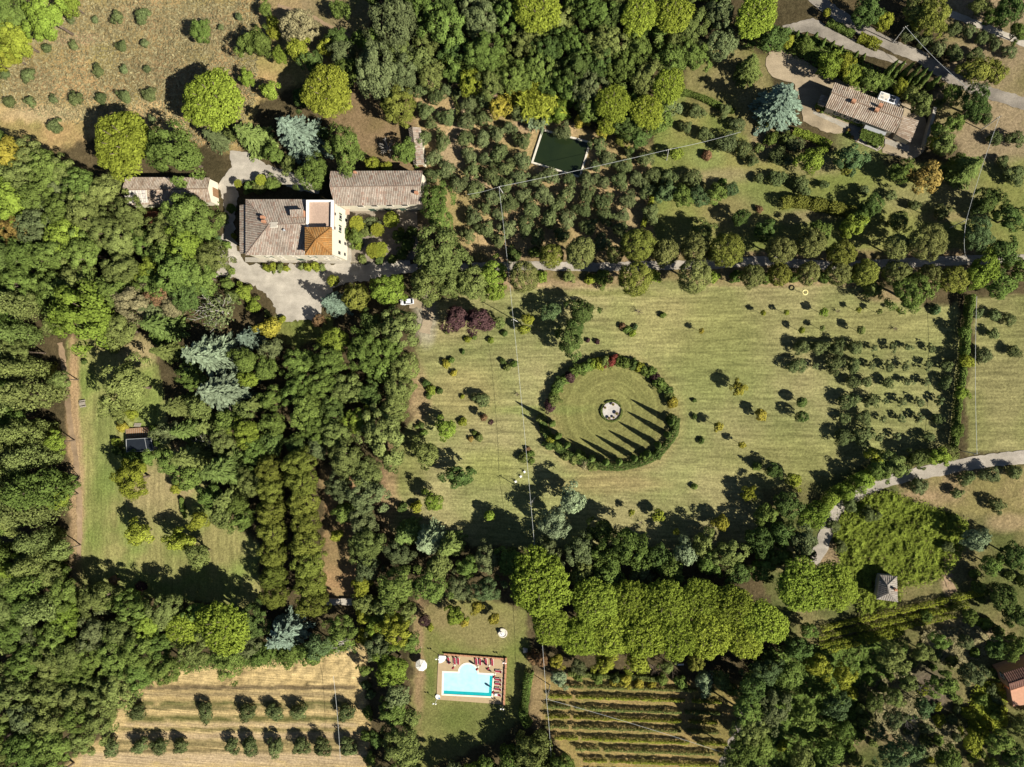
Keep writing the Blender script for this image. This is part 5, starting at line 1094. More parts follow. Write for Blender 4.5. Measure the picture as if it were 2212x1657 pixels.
# ---- young trees and shrubs on the lawn
for x, y, r, t in ((1649, 676, 6, 'lime'), (1699, 675, 6, 'lime'), (1780, 674, 9, 'bright'), (1855, 669, 6, 'lime'), (1900, 673, 6, 'oliveg'), (1939, 669, 4, 'lime'), (1732, 713, 7, 'lime'), (1776, 709, 6, 'oliveg'), (1860, 713, 9, 'oliveg'), (1552, 922, 10, 'yellow'), (1603, 961, 8, 'yellow'), (1364, 1107, 7, 'lime'), (1461, 1149, 7, 'lime'), (1515, 715, 6, 'yellow'), (1045, 902, 8, 'rust'), (1060, 912, 6, 'purple')): tree('young', x, y, r, t, None, 1.25)
for x, y, r, t in ((2021, 669, 11, 'bluegreen'), (1432, 681, 7, 'mid'), (1515, 952, 7, 'dark'), (1500, 1051, 7, 'mid'), (1095, 794, 8, 'oliveg'), (1110, 786, 8, 'mid'), (1086, 780, 7, 'dark'), (964, 786, 9, 'yellow'), (980, 806, 7, 'yellow'), (975, 778, 7, 'mid'), (931, 842, 10, 'bright'), (920, 828, 8, 'dark'), (950, 845, 7, 'dark'), (926, 855, 7, 'mid'), (1000, 911, 9, 'lime'), (1131, 988, 12, 'oliveg'), (1146, 980, 8, 'mid'), (1148, 996, 7, 'mid'), (1140, 970, 6, 'rust'),
    (1355, 712, 9, 'mid'), (1366, 720, 8, 'bright'), (1344, 704, 7, 'rust'), (1372, 706, 6, 'bluegreen'), (1290, 738, 6, 'purple'), (1270, 735, 5, 'purple'), (1500, 865, 5, 'dark'), (1500, 900, 6, 'dark'), (900, 1095, 12, 'lime'), (1035, 945, 9, 'oliveg'), (1017, 948, 6, 'orange'), (1025, 935, 6, 'mid'), (910, 918, 7, 'dark'), (1000, 760, 5, 'dark'), (1010, 733, 7, 'lime'), (1025, 728, 6, 'mid'), (965, 718, 5, 'oliveg'), (1060, 735, 7, 'bright'), (1090, 720, 7, 'dark'), (900, 922, 5, 'mid'), (915, 935, 8, 'mid'), (999, 857, 5, 'lime'),
    (264, 922, 12, 'yellow'), (254, 896, 16, 'oliveg'), (284, 893, 14, 'lime'), (252, 955, 10, 'bright'), (255, 974, 12, 'dark'), (290, 990, 18, 'mid'), (318, 988, 18, 'mid'), (335, 955, 10, 'mid'), (332, 940, 8, 'lime'), (330, 925, 8, 'mid'), (246, 1253, 10, 'rust'), (305, 1267, 14, 'purple'), (392, 1080, 6, 'mid'), (395, 1100, 6, 'mid'), (182, 782, 6, 'dark'), (226, 740, 14, 'greyolive'), (246, 755, 12, 'oliveg'), (345, 725, 22, 'mid'),
    (500, 585, 8, 'mid'), (492, 612, 14, 'mid'), (528, 632, 18, 'bright'), (550, 660, 16, 'bright'), (505, 640, 16, 'oliveg'), (490, 530, 9, 'mid'), (482, 470, 12, 'oliveg'), (500, 450, 10, 'mid'), (505, 510, 6, 'lime'), (470, 520, 10, 'bluegreen'), (564, 668, 4, 'rust'), (575, 682, 4, 'oliveg'), (583, 690, 4, 'oliveg'), (610, 690, 8, 'lime'), (588, 398, 18, 'mid'), (560, 407, 16, 'oliveg'), (540, 405, 14, 'mid'),
    (770, 512, 20, 'mid'), (752, 506, 14, 'mid'), (790, 500, 14, 'oliveg'), (802, 480, 16, 'greyolive'), (775, 530, 10, 'bright'), (862, 510, 16, 'dark'), (880, 530, 18, 'dark'), (868, 550, 14, 'dark'), (848, 560, 10, 'mid'), (782, 560, 10, 'oliveg'), (820, 562, 10, 'dark'), (850, 478, 8, 'mid'), (866, 500, 7, 'bright'), (890, 500, 12, 'dark'),
    (575, 578, 8, 'lime'), (590, 576, 9, 'lime'), (606, 578, 9, 'oliveg'), (618, 580, 7, 'lime'), (652, 576, 8, 'oliveg'), (666, 577, 10, 'lime'), (682, 576, 10, 'lime'), (695, 578, 8, 'oliveg'), (580, 585, 4, 'oliveg'), (592, 587, 4, 'oliveg'),
    (1527, 335, 11, 'rust'), (1640, 452, 8, 'rust'), (1870, 450, 9, 'mid'), (900, 355, 8, 'mid'), (1640, 320, 10, 'oliveg'), (1560, 395, 10, 'mid'), (1840, 372, 9, 'bluegreen'), (1885, 310, 6, 'mid'), (1430, 265, 10, 'lime'), (1665, 300, 14, 'mid'), (1650, 262, 14, 'oliveg'), (1700, 300, 16, 'oliveg'), (2060, 1120, 10, 'mid'), (2000, 1330, 14, 'mid'), (1860, 1555, 12, 'oliveg'), (1840, 1495, 14, 'lime'), (1870, 1440, 10, 'mid'), (1690, 1610, 12, 'lime'), (1780, 1580, 14, 'oliveg'), (2000, 1600, 14, 'oliveg'), (2130, 1560, 14, 'lime'), (2120, 1510, 16, 'mid'), (2150, 1540, 16, 'mid'), (1850, 1640, 16, 'oliveg'), (2090, 1540, 14, 'lime'),
    (800, 1500, 10, 'bluegreen'), (795, 1540, 12, 'mid'), (792, 1590, 12, 'mid'), (812, 1600, 16, 'dark'), (800, 1640, 14, 'mid'), (790, 1480, 10, 'bluegreen'), (930, 1355, 8, 'lime'), (1150, 1420, 14, 'rust'), (1250, 1462, 10, 'mid'), (1290, 1465, 12, 'mid'), (1330, 1465, 12, 'oliveg'), (1430, 1468, 14, 'mid'), (1470, 1472, 14, 'mid'), (1350, 1470, 16, 'yellow'), (1380, 1476, 12, 'yellow'), (1408, 1478, 9, 'yellow'), (1325, 1474, 9, 'yellow'), (1580, 1490, 12, 'mid')): tree('shrub', x, y, r, t)
# ---- circle garden: shrub ring above, hedge and cypresses below
RING = []
for k in range(26):
    a = math.radians(172 - k * 6.35); RING.append((1321 + 132 * math.cos(a), 893 - 112 * math.sin(a), a))
ringt = ['purple', 'oliveg', 'mid', 'mid', 'dark', 'mid', 'purple', 'mid', 'mid', 'mid', 'bright', 'lime', 'oliveg', 'red', 'mid', 'mid', 'dark', 'lime', 'mid', 'mid', 'purple', 'mid', 'mid', 'dark', 'oliveg', 'yellow']
for k, (x, y, a) in enumerate(RING): tree('shrub', x + random.uniform(-3, 3), y + random.uniform(-3, 3), random.uniform(11, 15), ringt[k], f'{TONEWORD[ringt[k]]} shrub, {ORD[k]} clockwise from the left end of the shrub ring', 1.3, 'shrubs of the ring round the circle lawn')
for k, (x, y, t) in enumerate(((1170, 905, 'oliveg'), (1178, 930, 'oliveg'), (1190, 948, 'lime'), (1206, 962, 'mid'), (1222, 985, 'oliveg'), (1240, 992, 'oliveg'), (1262, 1003, 'tan'), (1395, 985, 'mid'), (1420, 982, 'dark'), (1450, 905, 'dark'), (1458, 918, 'dark'), (1254, 985, 'mid'), (1185, 962, 'dark'), (1280, 1008, 'oliveg'))):
    tree('shrub', x, y, 11, t, None, 1.2)
for k, (x, y) in enumerate(((1193, 915), (1206, 942), (1226, 962), (1250, 978), (1279, 990), (1309, 998), (1337, 997), (1370, 990), (1399, 980), (1421, 961), (1441, 939), (1449, 912))):
    tree('cypress', x, y, 7.2, 'cypress', f'slim cypress, {ORD[k]} from the left round the lower arc of the circle garden', 9.6, 'cypresses of the circle garden')
for k, (x, y, hh) in enumerate(((1721, 76, 4.5), (1739, 79, 4.5), (1761, 80, 4.5), (1778, 92, 4.5), (1797, 98, 4.5), (1815, 108, 4.5), (1848, 120, 4.5), (1863, 125, 4.5), (1918, 156, 9.0), (1933, 158, 9.0), (1949, 163, 9.5), (1963, 171, 10), (1976, 176, 10), (1989, 180, 9.0), (2012, 184, 7.5))):
    tree('cypress', x, y, 6 if hh < 6 else 8, 'cypress', f'slim cypress, {ORD[k]} from the left in the row beside the paved drive', hh, 'cypresses along the drive')
# ---- reeds by the pond
for x, y, r, t in ((1165, 226, 44, 'lime'), (1125, 215, 30, 'yellow'), (1205, 232, 28, 'bright'), (1160, 255, 26, 'silver')): tree('reed', x, y, r, t)
# ---- woods: fill in the rest
VINEZ = [[(1765, 1350), (2125, 1270), (2100, 1312), (1960, 1375), (1790, 1412), (1762, 1395)]]
MIX = [('oak', 'mid', 4), ('oak', 'oliveg', 3), ('oak', 'dark', 1), ('oak', 'greyolive', 1), ('oak', 'bright', 1), ('oak', 'poplar', 1)]
SHED = [(300, 450), (360, 450), (356, 495), (300, 495)]
fill([(-30, 300), (60, 325), (190, 372), (255, 385), (262, 450), (300, 465), (372, 500), (470, 460), (470, 590), (440, 625), (250, 720), (130, 720), (100, 640), (-30, 640)], MIX, 22, 44, .60, 2600, [SHED])
fill([(-40, 1190), (60, 1200), (175, 1280), (330, 1300), (400, 1310), (560, 1330), (600, 1395), (500, 1430), (380, 1435), (330, 1455), (262, 1495), (240, 1535), (205, 1580), (140, 1640), (110, 1690), (-40, 1690)], MIX, 22, 42, .62, 2600)
fill([(520, 735), (620, 745), (700, 735), (860, 690), (905, 740), (890, 900), (850, 980), (822, 1070), (810, 1220), (760, 1240), (745, 1150), (720, 1030), (690, 985), (560, 990), (540, 1120), (480, 1140), (440, 1060), (370, 1010), (350, 960), (380, 860), (430, 720)], MIX, 22, 36, .68, 2400)
fill([(700, -40), (1560, -40), (1580, 90), (1500, 130), (1470, 230), (1440, 290), (1290, 290), (1240, 250), (1140, 205), (1010, 190), (890, 170), (860, 190), (700, 150), (800, 90), (800, -40)], MIX[:4], 22, 42, .60, 2800)
fill([(800, 1190), (880, 1195), (1080, 1200), (1090, 1240), (930, 1290), (885, 1340), (885, 1690), (800, 1690), (790, 1400), (760, 1250)], MIX, 22, 34, .68, 1200)
fill([(915, 1668), (1040, 1662), (1090, 1640), (1250, 1645), (1240, 1710), (915, 1710)], MIX, 22, 36, .68, 700)
fill([(1090, 1195), (1700, 1165), (1700, 1230), (1500, 1245), (1240, 1245), (1100, 1215)], MIX[:4], 22, 34, .68, 900)
fill([(1575, 1700), (1600, 1640), (1620, 1440), (1700, 1400), (1740, 1430), (1840, 1430), (1960, 1390), (2110, 1380), (2120, 1480), (2010, 1560), (1900, 1600), (1900, 1700)], MIX, 14, 28, 1.0, 400, VINEZ)
fill([(2090, 1560), (2270, 1540), (2270, 1700), (2000, 1700)], MIX, 14, 26, 1.05, 250, VINEZ)
fill([(1840, 1420), (2120, 1380), (2200, 1420), (2150, 1640), (1830, 1650), (1800, 1500)], [('shrub', 'mid', 3), ('shrub', 'oliveg', 3), ('shrub', 'lime', 1), ('shrub', 'greyolive', 2)], 7, 14, .95, 500, VINEZ)
fill([(2090, 1240), (2212, 1200), (2212, 1400), (2120, 1380)], [('shrub', 'mid', 3), ('shrub', 'oliveg', 3), ('oak', 'mid', 1)], 9, 16, .95, 150, VINEZ)
fill([(480, 280), (690, 330), (690, 370), (560, 345), (520, 320)], MIX, 16, 24, .8, 200)
fill([(1630, 1080), (1700, 1080), (1770, 1200), (1690, 1235), (1630, 1190)], MIX[:3], 20, 30, .7, 300)

# ------------------------------------------------------------------ hedges, vine rows, brambles
def strip_leaves(pts, width, height, ls, dens, amp=.25, gap=0.0, asp=1.4):
    L = smooth_line(pts, .5); L = np.array([tuple(p) for p in L]); d = np.gradient(L, axis=0); d = unit(d); s = np.stack([-d[:, 1], d[:, 0], 0 * d[:, 0]], -1)
    n = int(dens * 2.2 * len(L)); i = RNG.integers(0, len(L), n); a = RNG.uniform(-.15, math.pi + .15, n)
    nv = fbm(L[i, 0] / 1.4, L[i, 1] / 1.4, 210, 3); keep = nv > gap
    i, a, nv = i[keep], a[keep], nv[keep]; n = len(i); k = (1 + (nv - .5) * 2 * amp) * RNG.uniform(.8, 1.04, n)
    sq = np.sign(np.cos(a)) * np.abs(np.cos(a)) ** .7
    p = L[i] + d[i] * RNG.uniform(-.3, .3, (n, 1)) + s[i] * (sq * width / 2 * k)[:, None] + np.array([0, 0, 1.]) * (np.maximum(.02, np.sin(a)) ** .6 * height * k)[:, None]
    nrm = s[i] * np.cos(a)[:, None] + np.array([0, 0, 1.]) * np.sin(a)[:, None]
    return leaves(p, nrm, ls, asp, None, .5), np.clip(nv * 1.0 + RNG.normal(0, .25, n), 0, 1)
def hedge(pts, width, height, tone, label, name='hedge', cat='hedge', ls=.24, dens=60, amp=.25):
    P = [at(x, y, height * .5) for x, y in pts]
    for p in P: p.z = 0
    c = P[0].copy(); Q, T = strip_leaves([p - c for p in P], width, height, ls, dens, amp)
    r = empty(name, c); tag(r, label, cat, 'hedges')
    link('foliage', quads_mesh('hedge_foliage', Q, LEAF[tone], T), r)
    b = MB()
    for p in smooth_line([p - c for p in P], 1.8): b.tube([p, p + Vector((.05, .03, height * .7))], .05, .02, 5)
    b.build('stem', BARK, r)
hedge([(2097, 640), (2089, 700), (2083, 760), (2075, 830), (2068, 900), (2062, 965)], 1.5, 3.3, 'mid', 'tall dense hedge running down the right side of the big lawn', dens=95, amp=.35)
hedge([(2062, 978), (2010, 984), (1960, 1000), (1920, 1014), (1880, 1030)], 3.2, 3.6, 'oliveg', 'ragged roadside hedge from the foot of the tall hedge to the lane bend', dens=100, amp=.5)
hedge([(1880, 1028), (1850, 1040), (1820, 1056), (1795, 1078), (1780, 1105)], 3.2, 3.4, 'bright', 'ragged bright hedge inside the bend of the pale lane', dens=100, amp=.5)
hedge([(1172, 912), (1182, 938), (1203, 965), (1232, 985), (1268, 1000), (1310, 1008), (1355, 1006), (1398, 994), (1432, 970), (1455, 938), (1462, 905)], 2.2, 1.7, 'dark', 'low curved hedge round the lower arc of the circle garden', dens=45)
hedge([(1690, 438), (1720, 434), (1760, 440), (1800, 448), (1842, 458)], 3.0, 3.6, 'hornbeam', 'thick yellow-green hedge across the grass below the garden right of the olives', dens=110)
hedge([(1716, 283), (1740, 290), (1766, 300), (1792, 312)], 1.9, 1.6, 'bright', 'low bright hedge below the blue-grey cedar by the farmhouse', dens=70)
hedge([(1858, 80), (1878, 88), (1898, 98)], 2.4, 2.0, 'lime', 'clipped yellow-green hedge on the verge between the upper road and paved drive', dens=80)
hedge([(1790, 48), (1815, 60), (1842, 74)], 1.8, 1.6, 'mid', 'rough hedge between the upper road and the top of the paved drive', dens=60)
hedge([(1690, 68), (1720, 80), (1760, 88), (1800, 104), (1850, 126)], 1.6, 1.5, 'mid', 'low dark hedge at the feet of the small cypresses by the drive', dens=60)
hedge([(1412, 415), (1405, 440), (1396, 465), (1390, 488)], 1.3, 2.2, 'lime', 'short narrow hedge at the right edge of the olive grove', dens=60)
hedge([(1143, 1452), (1138, 1480), (1134, 1515), (1130, 1545), (1140, 1565)], 2.4, 2.8, 'mid', 'dense hedge between the pool lawn and the larger vineyard', dens=95)
hedge([(1230, 1455), (1270, 1458), (1320, 1462), (1370, 1464), (1420, 1468)], 1.4, 1.3, 'oliveg', 'low hedge along the top edge of the larger vineyard', dens=60)
hedge([(1764, 228), (1795, 242), (1825, 254), (1862, 269)], 1.0, 1.9, 'bright', 'green climber strip along the front wall of the farmhouse', dens=45)
hedge([(1445, 203), (1480, 200), (1520, 212), (1550, 226), (1585, 240)], 1.6, 1.4, 'mid', 'garden hedge running from the wood towards the farmhouse', dens=60)
hedge([(392, 1078), (394, 1100), (400, 1118)], .9, 1.1, 'mid', 'short low hedge on the left lawn below the conifers', dens=40)
hedge([(575, 672), (590, 692)], .8, .8, 'oliveg', 'tiny box edging at the lower left edge of the forecourt', dens=40)
hedge([(980, 210), (990, 240), (985, 262)], 1.2, 1.6, 'oliveg', 'scrubby strip beside the sandy path in the olive grove', dens=20)
# pergola of the farmhouse
r = empty('pergola', at(1884, 298, 0)); tag(r, 'leaf-covered pergola in front of the farmhouse awning', 'pergola')
gp = [at(1862, 279, 2.6), at(1909, 292, 2.6), at(1905, 316, 2.6), at(1856, 300, 2.6)]
o_ = r.location
for p in gp:
    b = MB(); b.box((p.x - o_.x, p.y - o_.y, 1.25), (.14, .14, 2.5)); b.build('post', WOOD, r)
n = 1500; u_, v_ = RNG.random(n), RNG.random(n)
g = [np.array(tuple(p)) for p in gp]; P_ = (g[0] * (1 - u_)[:, None] + g[1] * u_[:, None]) * (1 - v_)[:, None] + (g[3] * (1 - u_)[:, None] + g[2] * u_[:, None]) * v_[:, None]
P_ -= np.array([o_.x, o_.y, 0]); P_[:, 2] += fbm(P_[:, 0] * .8 + 30, P_[:, 1] * .8 + 30, 5, 3) * 1.0 - .3
link('foliage', quads_mesh('pergola_foliage', leaves(P_, np.array([.1, 0, 1.]) * np.ones((n, 3)), .35, 1.4, None, .6), LEAF['mid'], RNG.random(n)), r)
def vine_row(p0, p1, label, group, tone, h=1.5, w=.75, gap=.30):
    a, c = at(*p0, .6), at(*p1, .6); a.z = c.z = 0
    mid_ = a.lerp(c, .5) + Vector((0, random.uniform(-.15, .15), 0))
    Q, T = strip_leaves([Vector((0, 0, 0)), mid_ - a, c - a], w, h, .22, 26, .5, gap)
    r = empty('vine_row', a); tag(r, label, 'vine row', group)
    link('foliage', quads_mesh('vine_foliage', Q, LEAF[tone], T), r)
    n = max(2, int((c - a).length / 7))
    for k in range(n + 1):
        b = MB(); p = (c - a) * k / n; b.tube([p, p + Vector((0, 0, h + .3))], .05, .05, 5); b.build('post', WOODG, r)
VG_ = [((1212, 1481), (1540, 1492)), ((1188, 1503), (1555, 1516)), ((1184, 1525), (1560, 1541)), ((1182, 1546), (1560, 1561)), ((1180, 1568), (1555, 1582)), ((1200, 1592), (1570, 1607)), ((1246, 1616), (1585, 1630)), ((1262, 1641), (1590, 1654)), ((1275, 1668), (1590, 1680))]
for i, (a, c) in enumerate(VG_): vine_row(a, c, f'{ORD[i]} vine row from the top in the larger vineyard right of the pool', 'vine rows of the larger vineyard', 'lime' if i % 2 else 'oliveg')
VR_ = [((1776, 1357), (2121, 1279)), ((1770, 1376), (2090, 1306)), ((1772, 1394), (2060, 1328)), ((1790, 1404), (1950, 1366))]
for i, (a, c) in enumerate(VR_): vine_row(a, c, f'{ORD[i]} slanting vine row from the top below the square cottage', 'vine rows below the cottage', 'lime', 1.6, 1.5, .12)
def cover(name, poly, n, tone, hmax, ls, asp, label, sc=3.0):
    W_ = [at(x, y, 0) for x, y in poly]; xs = [p.x for p in W_]; ys = [p.y for p in W_]
    x = RNG.uniform(min(xs), max(xs), n * 3); y = RNG.uniform(min(ys), max(ys), n * 3)
    m = inpoly(x + RNG.normal(0, .6, n * 3), y + RNG.normal(0, .6, n * 3), [(p.x, p.y) for p in W_]); x, y = x[m][:n], y[m][:n]
    f = fbm(x / sc + 40, y / sc + 40, 301, 4); f2 = fbm(x / 1.1 + 40, y / 1.1 + 40, 311, 2)
    z = np.clip(f * 1.6 - .3, 0, 1) * hmax * (.6 + .8 * f2) * RNG.uniform(.8, 1.05, len(x)) + .05
    e = .3; g0 = (fbm((x + e) / 1.1 + 40, y / 1.1 + 40, 311, 2) - f2); g1 = (fbm(x / 1.1 + 40, (y + e) / 1.1 + 40, 311, 2) - f2)
    Q = leaves(np.stack([x, y, z], -1), np.stack([-g0 * hmax * 3, -g1 * hmax * 3, 1 + 0 * x], -1), ls, asp, None, .3)
    o = link(name, quads_mesh(name, Q, LEAF[tone], np.clip(f2 + RNG.normal(0, .2, len(x)), 0, 1)))
    return tag(o, label, None, None, 'stuff')
cover('bramble_thicket', [(1800, 1150), (1830, 1100), (1870, 1075), (1920, 1060), (1975, 1085), (2030, 1105), (2090, 1130), (2075, 1180), (2040, 1240), (1990, 1260), (1945, 1262), (1940, 1300), (1860, 1330), (1845, 1240), (1820, 1215)], 26000, 'bright', 1.5, .26, 2.0, 'bramble thicket between the pale lane and the square cottage')
cover('bramble_thicket', [(2100, 1500), (2130, 1470), (2160, 1480), (2175, 1560), (2130, 1600), (2090, 1590)], 4500, 'lime', 1.3, .28, 2.4, 'brambles left of the red-roofed house at the right edge')
cover('scrub_cover', [(1660, 1400), (1780, 1400), (1900, 1370), (1960, 1390), (1930, 1450), (1830, 1480), (1880, 1560), (1800, 1660), (1600, 1657), (1620, 1440)], 26000, 'mid', 1.3, .28, 2.2, 'low green scrub in the lower right corner')
cover('scrub_cover', [(560, 1395), (700, 1385), (780, 1390), (770, 1400), (640, 1430), (500, 1440), (390, 1445), (350, 1460), (300, 1490), (330, 1440), (480, 1410)], 9000, 'mid', 1.2, .28, 2.2, 'leafy scrub along the top edge of the ploughed field')
cover('ivy_ground', [(1600, 100), (1690, 60), (1760, 100), (1850, 130), (1990, 215), (1900, 215), (1800, 165), (1740, 130), (1690, 110)], 6000, 'mid', .7, .26, 2.0, 'low planting on the bank between drive and house yard')
cover('dry_weeds', [(0, 0), (560, 0), (560, 200), (520, 320), (330, 300), (0, 225)], 16000, 'tan', .35, .34, 3.0, 'dry weeds standing in the brown meadow at the upper left', 5)
cover('dry_weeds', [(1990, 1370), (2110, 1350), (2140, 1400), (2060, 1440), (2000, 1400)], 3500, 'tan', .5, .34, 3.0, 'dry weeds on the slope at the lower right', 4)
cover('dry_weeds', [(1880, 1480), (1960, 1440), (2000, 1550), (2100, 1580), (2000, 1640), (1900, 1560)], 5000, 'tan', .5, .34, 3.0, 'dry weeds between the bushes at the bottom right', 4)
cover('woodland_litter', [(100, 450), (480, 430), (480, 700), (100, 720)], 5000, 'dark', 1.0, .4, 1.6, 'low undergrowth beneath the wood left of the villa', 4)

# ------------------------------------------------------------------ bare trees and palms
def bare(px, py, rp, mat, label, leafy=None):
    R = rp * mpp(px, py); p = at(px, py, R); r = empty('bare_tree', (p.x, p.y, 0)); tag(r, label, 'bare tree', 'leafless trees')
    b = MB(); rr = random.Random(int(px)); b.tube([(0, 0, -.1), (.05, 0, R * .6)], .07 * R ** .7 + .03, .05 * R ** .7, 6); b.build('trunk', mat, r)
    b = MB()
    for k in range(11):
        a = k * .571 * 2 + rr.random() * .6; l = R * rr.uniform(.6, 1.0); e = Vector((math.cos(a) * l, math.sin(a) * l, R * rr.uniform(.9, 1.6))); s = Vector((.05, 0, R * rr.uniform(.4, .62)))
        m_ = s.lerp(e, .5) + Vector((0, 0, R * .12)); b.tube([s, m_, e], .055 * R ** .6, .014, 5)
        for j in range(5):
            f = .35 + j * .15; q0 = s.lerp(e, f) + Vector((0, 0, R * .10 * (1 - abs(f - .5) * 2))); a2 = a + rr.choice((-1, 1)) * rr.uniform(.5, 1.1); l2 = l * rr.uniform(.25, .42)
            b.tube([q0, q0 + Vector((math.cos(a2) * l2, math.sin(a2) * l2, rr.uniform(0, .25) * R))], .028 * R ** .5, .008, 4)
    b.build('branches', mat, r)
    if leafy:
        n = 500; d = sphere_pts(n); pp = d * R * RNG.uniform(.5, 1, (n, 1)) * np.array([1, 1, .5]) + np.array([0, 0, R * 1.05])
        link('crown', quads_mesh('thin_crown', leaves(pp, d + np.array([0, 0, .5]), R * .085, 2.0), LEAF[leafy]), r)
bare(836, 318, 20, PALEBARK, 'leafless white-branched tree above the long wing')
bare(468, 672, 42, PALEBARK, 'half-dead pale branched tree left of the forecourt', 'greyolive')
bare(516, 905, 28, plain('mauve_twigs', (.34, .27, .23), .9, .2, 3), 'leafless mauve-grey tree in the central wood below the pale cedars')
bare(441, 955, 20, PALEBARK, 'leafless grey tree among the conifers right of the black-roofed pavilion', 'greyolive')
bare(195, 1487, 22, PALEBARK, 'leafless white branches at the left edge of the ploughed field')
bare(742, 1392, 24, PALEBARK, 'leafless grey tree leaning over the top right of the ploughed field')
bare(1380, 673, 9, BARK, 'small leafless tree on the lawn below the avenue')
bare(1118, 852, 6, BARK, 'tiny leafless tree on the lawn left of the circle garden')
bare(1385, 1130, 8, BARK, 'thin leafless sapling on the lower lawn above the dark tree belt')
bare(1810, 672, 6, BARK, 'thin leafless sapling on the upper right lawn')
bare(1935, 710, 6, BARK, 'leafless sapling right of the young trees on the right lawn')
bare(1412, 1445, 15, BARK, 'leafless shrub at the top of the larger vineyard, left one of two')
bare(1450, 1446, 18, BARK, 'leafless shrub at the top of the larger vineyard, right one of two')
bare(1960, 1555, 20, plain('grey_twigs', (.17, .15, .14), .9, .2, 3), 'dead grey brushwood tree in the lower right scrub')
bare(1990, 1490, 20, plain('grey_twigs_dark', (.15, .13, .12), .9, .2, 3), 'upper dead grey brushwood tree in the lower right scrub')
PALMD = None
def palm(px, py, rp, label):
    global PALMD
    R = rp * mpp(px, py); hgt = 3.4; p = at(px, py, hgt); r = empty('palm_tree', (p.x, p.y, 0), random.random() * 6); tag(r, label, 'palm tree', 'palm trees by the villa')
    if PALMD is None:
        Q = []
        for k in range(22):
            a = k * 2.39996; el = .10 + 1.0 * (k / 22); n = 34; s = np.linspace(.08, 1, n).repeat(2); sd = np.tile([-1, 1], n)
            x = s * math.cos(el * .6); z = s * math.sin(el) * .6 - s * s * .42; w = sd * .20 * np.sin(np.clip(s, .05, 1) * 2.9) * .8
            pt = np.stack([x * math.cos(a) - w * math.sin(a), x * math.sin(a) + w * math.cos(a), z], -1); al = np.stack([math.cos(a) * .5 - sd * math.sin(a), math.sin(a) * .5 + sd * math.cos(a), -.25 + 0 * s], -1)
            Q.append(leaves(pt, np.array([0, 0, 1.]) * np.ones((2 * n, 3)), (.085), 3.0, al, .25))
        PALMD = quads_mesh('palm_fronds', np.concatenate(Q), LEAF['lime'])
    f = link('fronds', PALMD, r); f.location = (0, 0, hgt); f.scale = (R, R, R)
    b = MB(); b.tube([(0, 0, -.05), (.06, .03, hgt * .5), (0, 0, hgt + .1)], .22, .16, 8); b.build('trunk', BARK, r)
for x, y, r_, lb in ((770, 482, 17, 'leftmost yellow-green palm in the courtyard beside the villa'), (844, 474, 18, 'uppermost yellow-green palm of the courtyard, below the wing arches'), (814, 496, 15, 'middle yellow-green palm of the courtyard'), (806, 541, 17, 'left of the two lowest palms in the courtyard'), (822, 538, 16, 'right of the two lowest palms in the courtyard'), (562, 388, 12, 'single palm in the bed between forecourt and gravel yard'), (513, 396, 9, 'small palm on the gravel right of the patched-roof outbuilding')): palm(x, y, r_, lb)

# ------------------------------------------------------------------ vehicles
def loft(mb, secs):
    """secs: list of (x, [(y,z)...]) sections along x"""
    k = len(secs[0][1]); vs = [(x, y, z) for x, s in secs for y, z in s]
    fs = [(i * k + j, i * k + (j + 1) % k, (i + 1) * k + (j + 1) % k, (i + 1) * k + j) for i in range(len(secs) - 1) for j in range(k)]
    mb.add(vs, [f[::-1] for f in fs] + [tuple(range(k)), tuple(((len(secs) - 1) * k + j) for j in range(k))[::-1]])
def wheel(root, x, y, r):
    b = MB(); n = 18
    for (rad, w, nm, m) in ((r, .22, 'tyre', BLACK), (r * .62, .235, 'rim', GREYMET)):
        b = MB(); vs = [(x + rad * math.cos(2 * math.pi * k / n), y + s * w / 2, r + rad * math.sin(2 * math.pi * k / n)) for s in (-1, 1) for k in range(n)]
        b.add(vs, [(k, (k + 1) % n, n + (k + 1) % n, n + k) for k in range(n)] + [tuple(range(n))[::-1], tuple(range(n, 2 * n))])
        if nm == 'tyre': t = b.build('wheel', m, root)
        else: b.build('rim', m, t)
pa, pb = at(866, 653, .7), at(892, 650, .7)
car = empty('parked_car', ((pa.x + pb.x) / 2, (pa.y + pb.y) / 2, .03), math.atan2((pa - pb).y, (pa - pb).x)); tag(car, 'white hatchback parked under trees at the end of the side lane', 'car')
b = MB(); sec = lambda w, zt, z0=.30: [(-w, z0), (-w * 1.02, (z0 + zt) * .55), (-w * .93, zt), (w * .93, zt), (w * 1.02, (z0 + zt) * .55), (w, z0)]
loft(b, [(-2.0, sec(.74, .62, .4)), (-1.92, sec(.82, .86)), (-1.2, sec(.86, .93)), (.7, sec(.86, .92)), (1.5, sec(.83, .84)), (1.95, sec(.72, .68)), (2.05, sec(.62, .58, .42))]); b.build('body', CARPAINT, car, True)
b = MB(); cab = lambda w, zt: [(-w, .88), (-w * .80, zt), (w * .80, zt), (w, .88)]
loft(b, [(-1.85, cab(.76, .95)), (-1.35, cab(.80, 1.40)), (.05, cab(.80, 1.44)), (.95, cab(.78, .93))]); b.build('glasshouse', GLASSD, car)
b = MB(); b.box((-.62, 0, 1.435), (1.45, 1.2, .05)); b.build('roof', CARPAINT, car)
for sx in (-1, 1):
    b = MB(); b.box((1.93, sx * .52, .66), (.16, .30, .14)); b.build('headlight', STONEW, car)
    b = MB(); b.box((-1.96, sx * .66, .76), (.10, .18, .22)); b.build('tail_light', REDCLOTH, car)
    b = MB(); b.box((.62, sx * .98, .96), (.14, .2, .12)); b.build('mirror', CARPAINT, car)
    for x in (-1.25, 1.28): wheel(car, x, sx * .74, .31)
pa, pb = at(1900, 206, 2.6), at(1945, 221, 2.6)
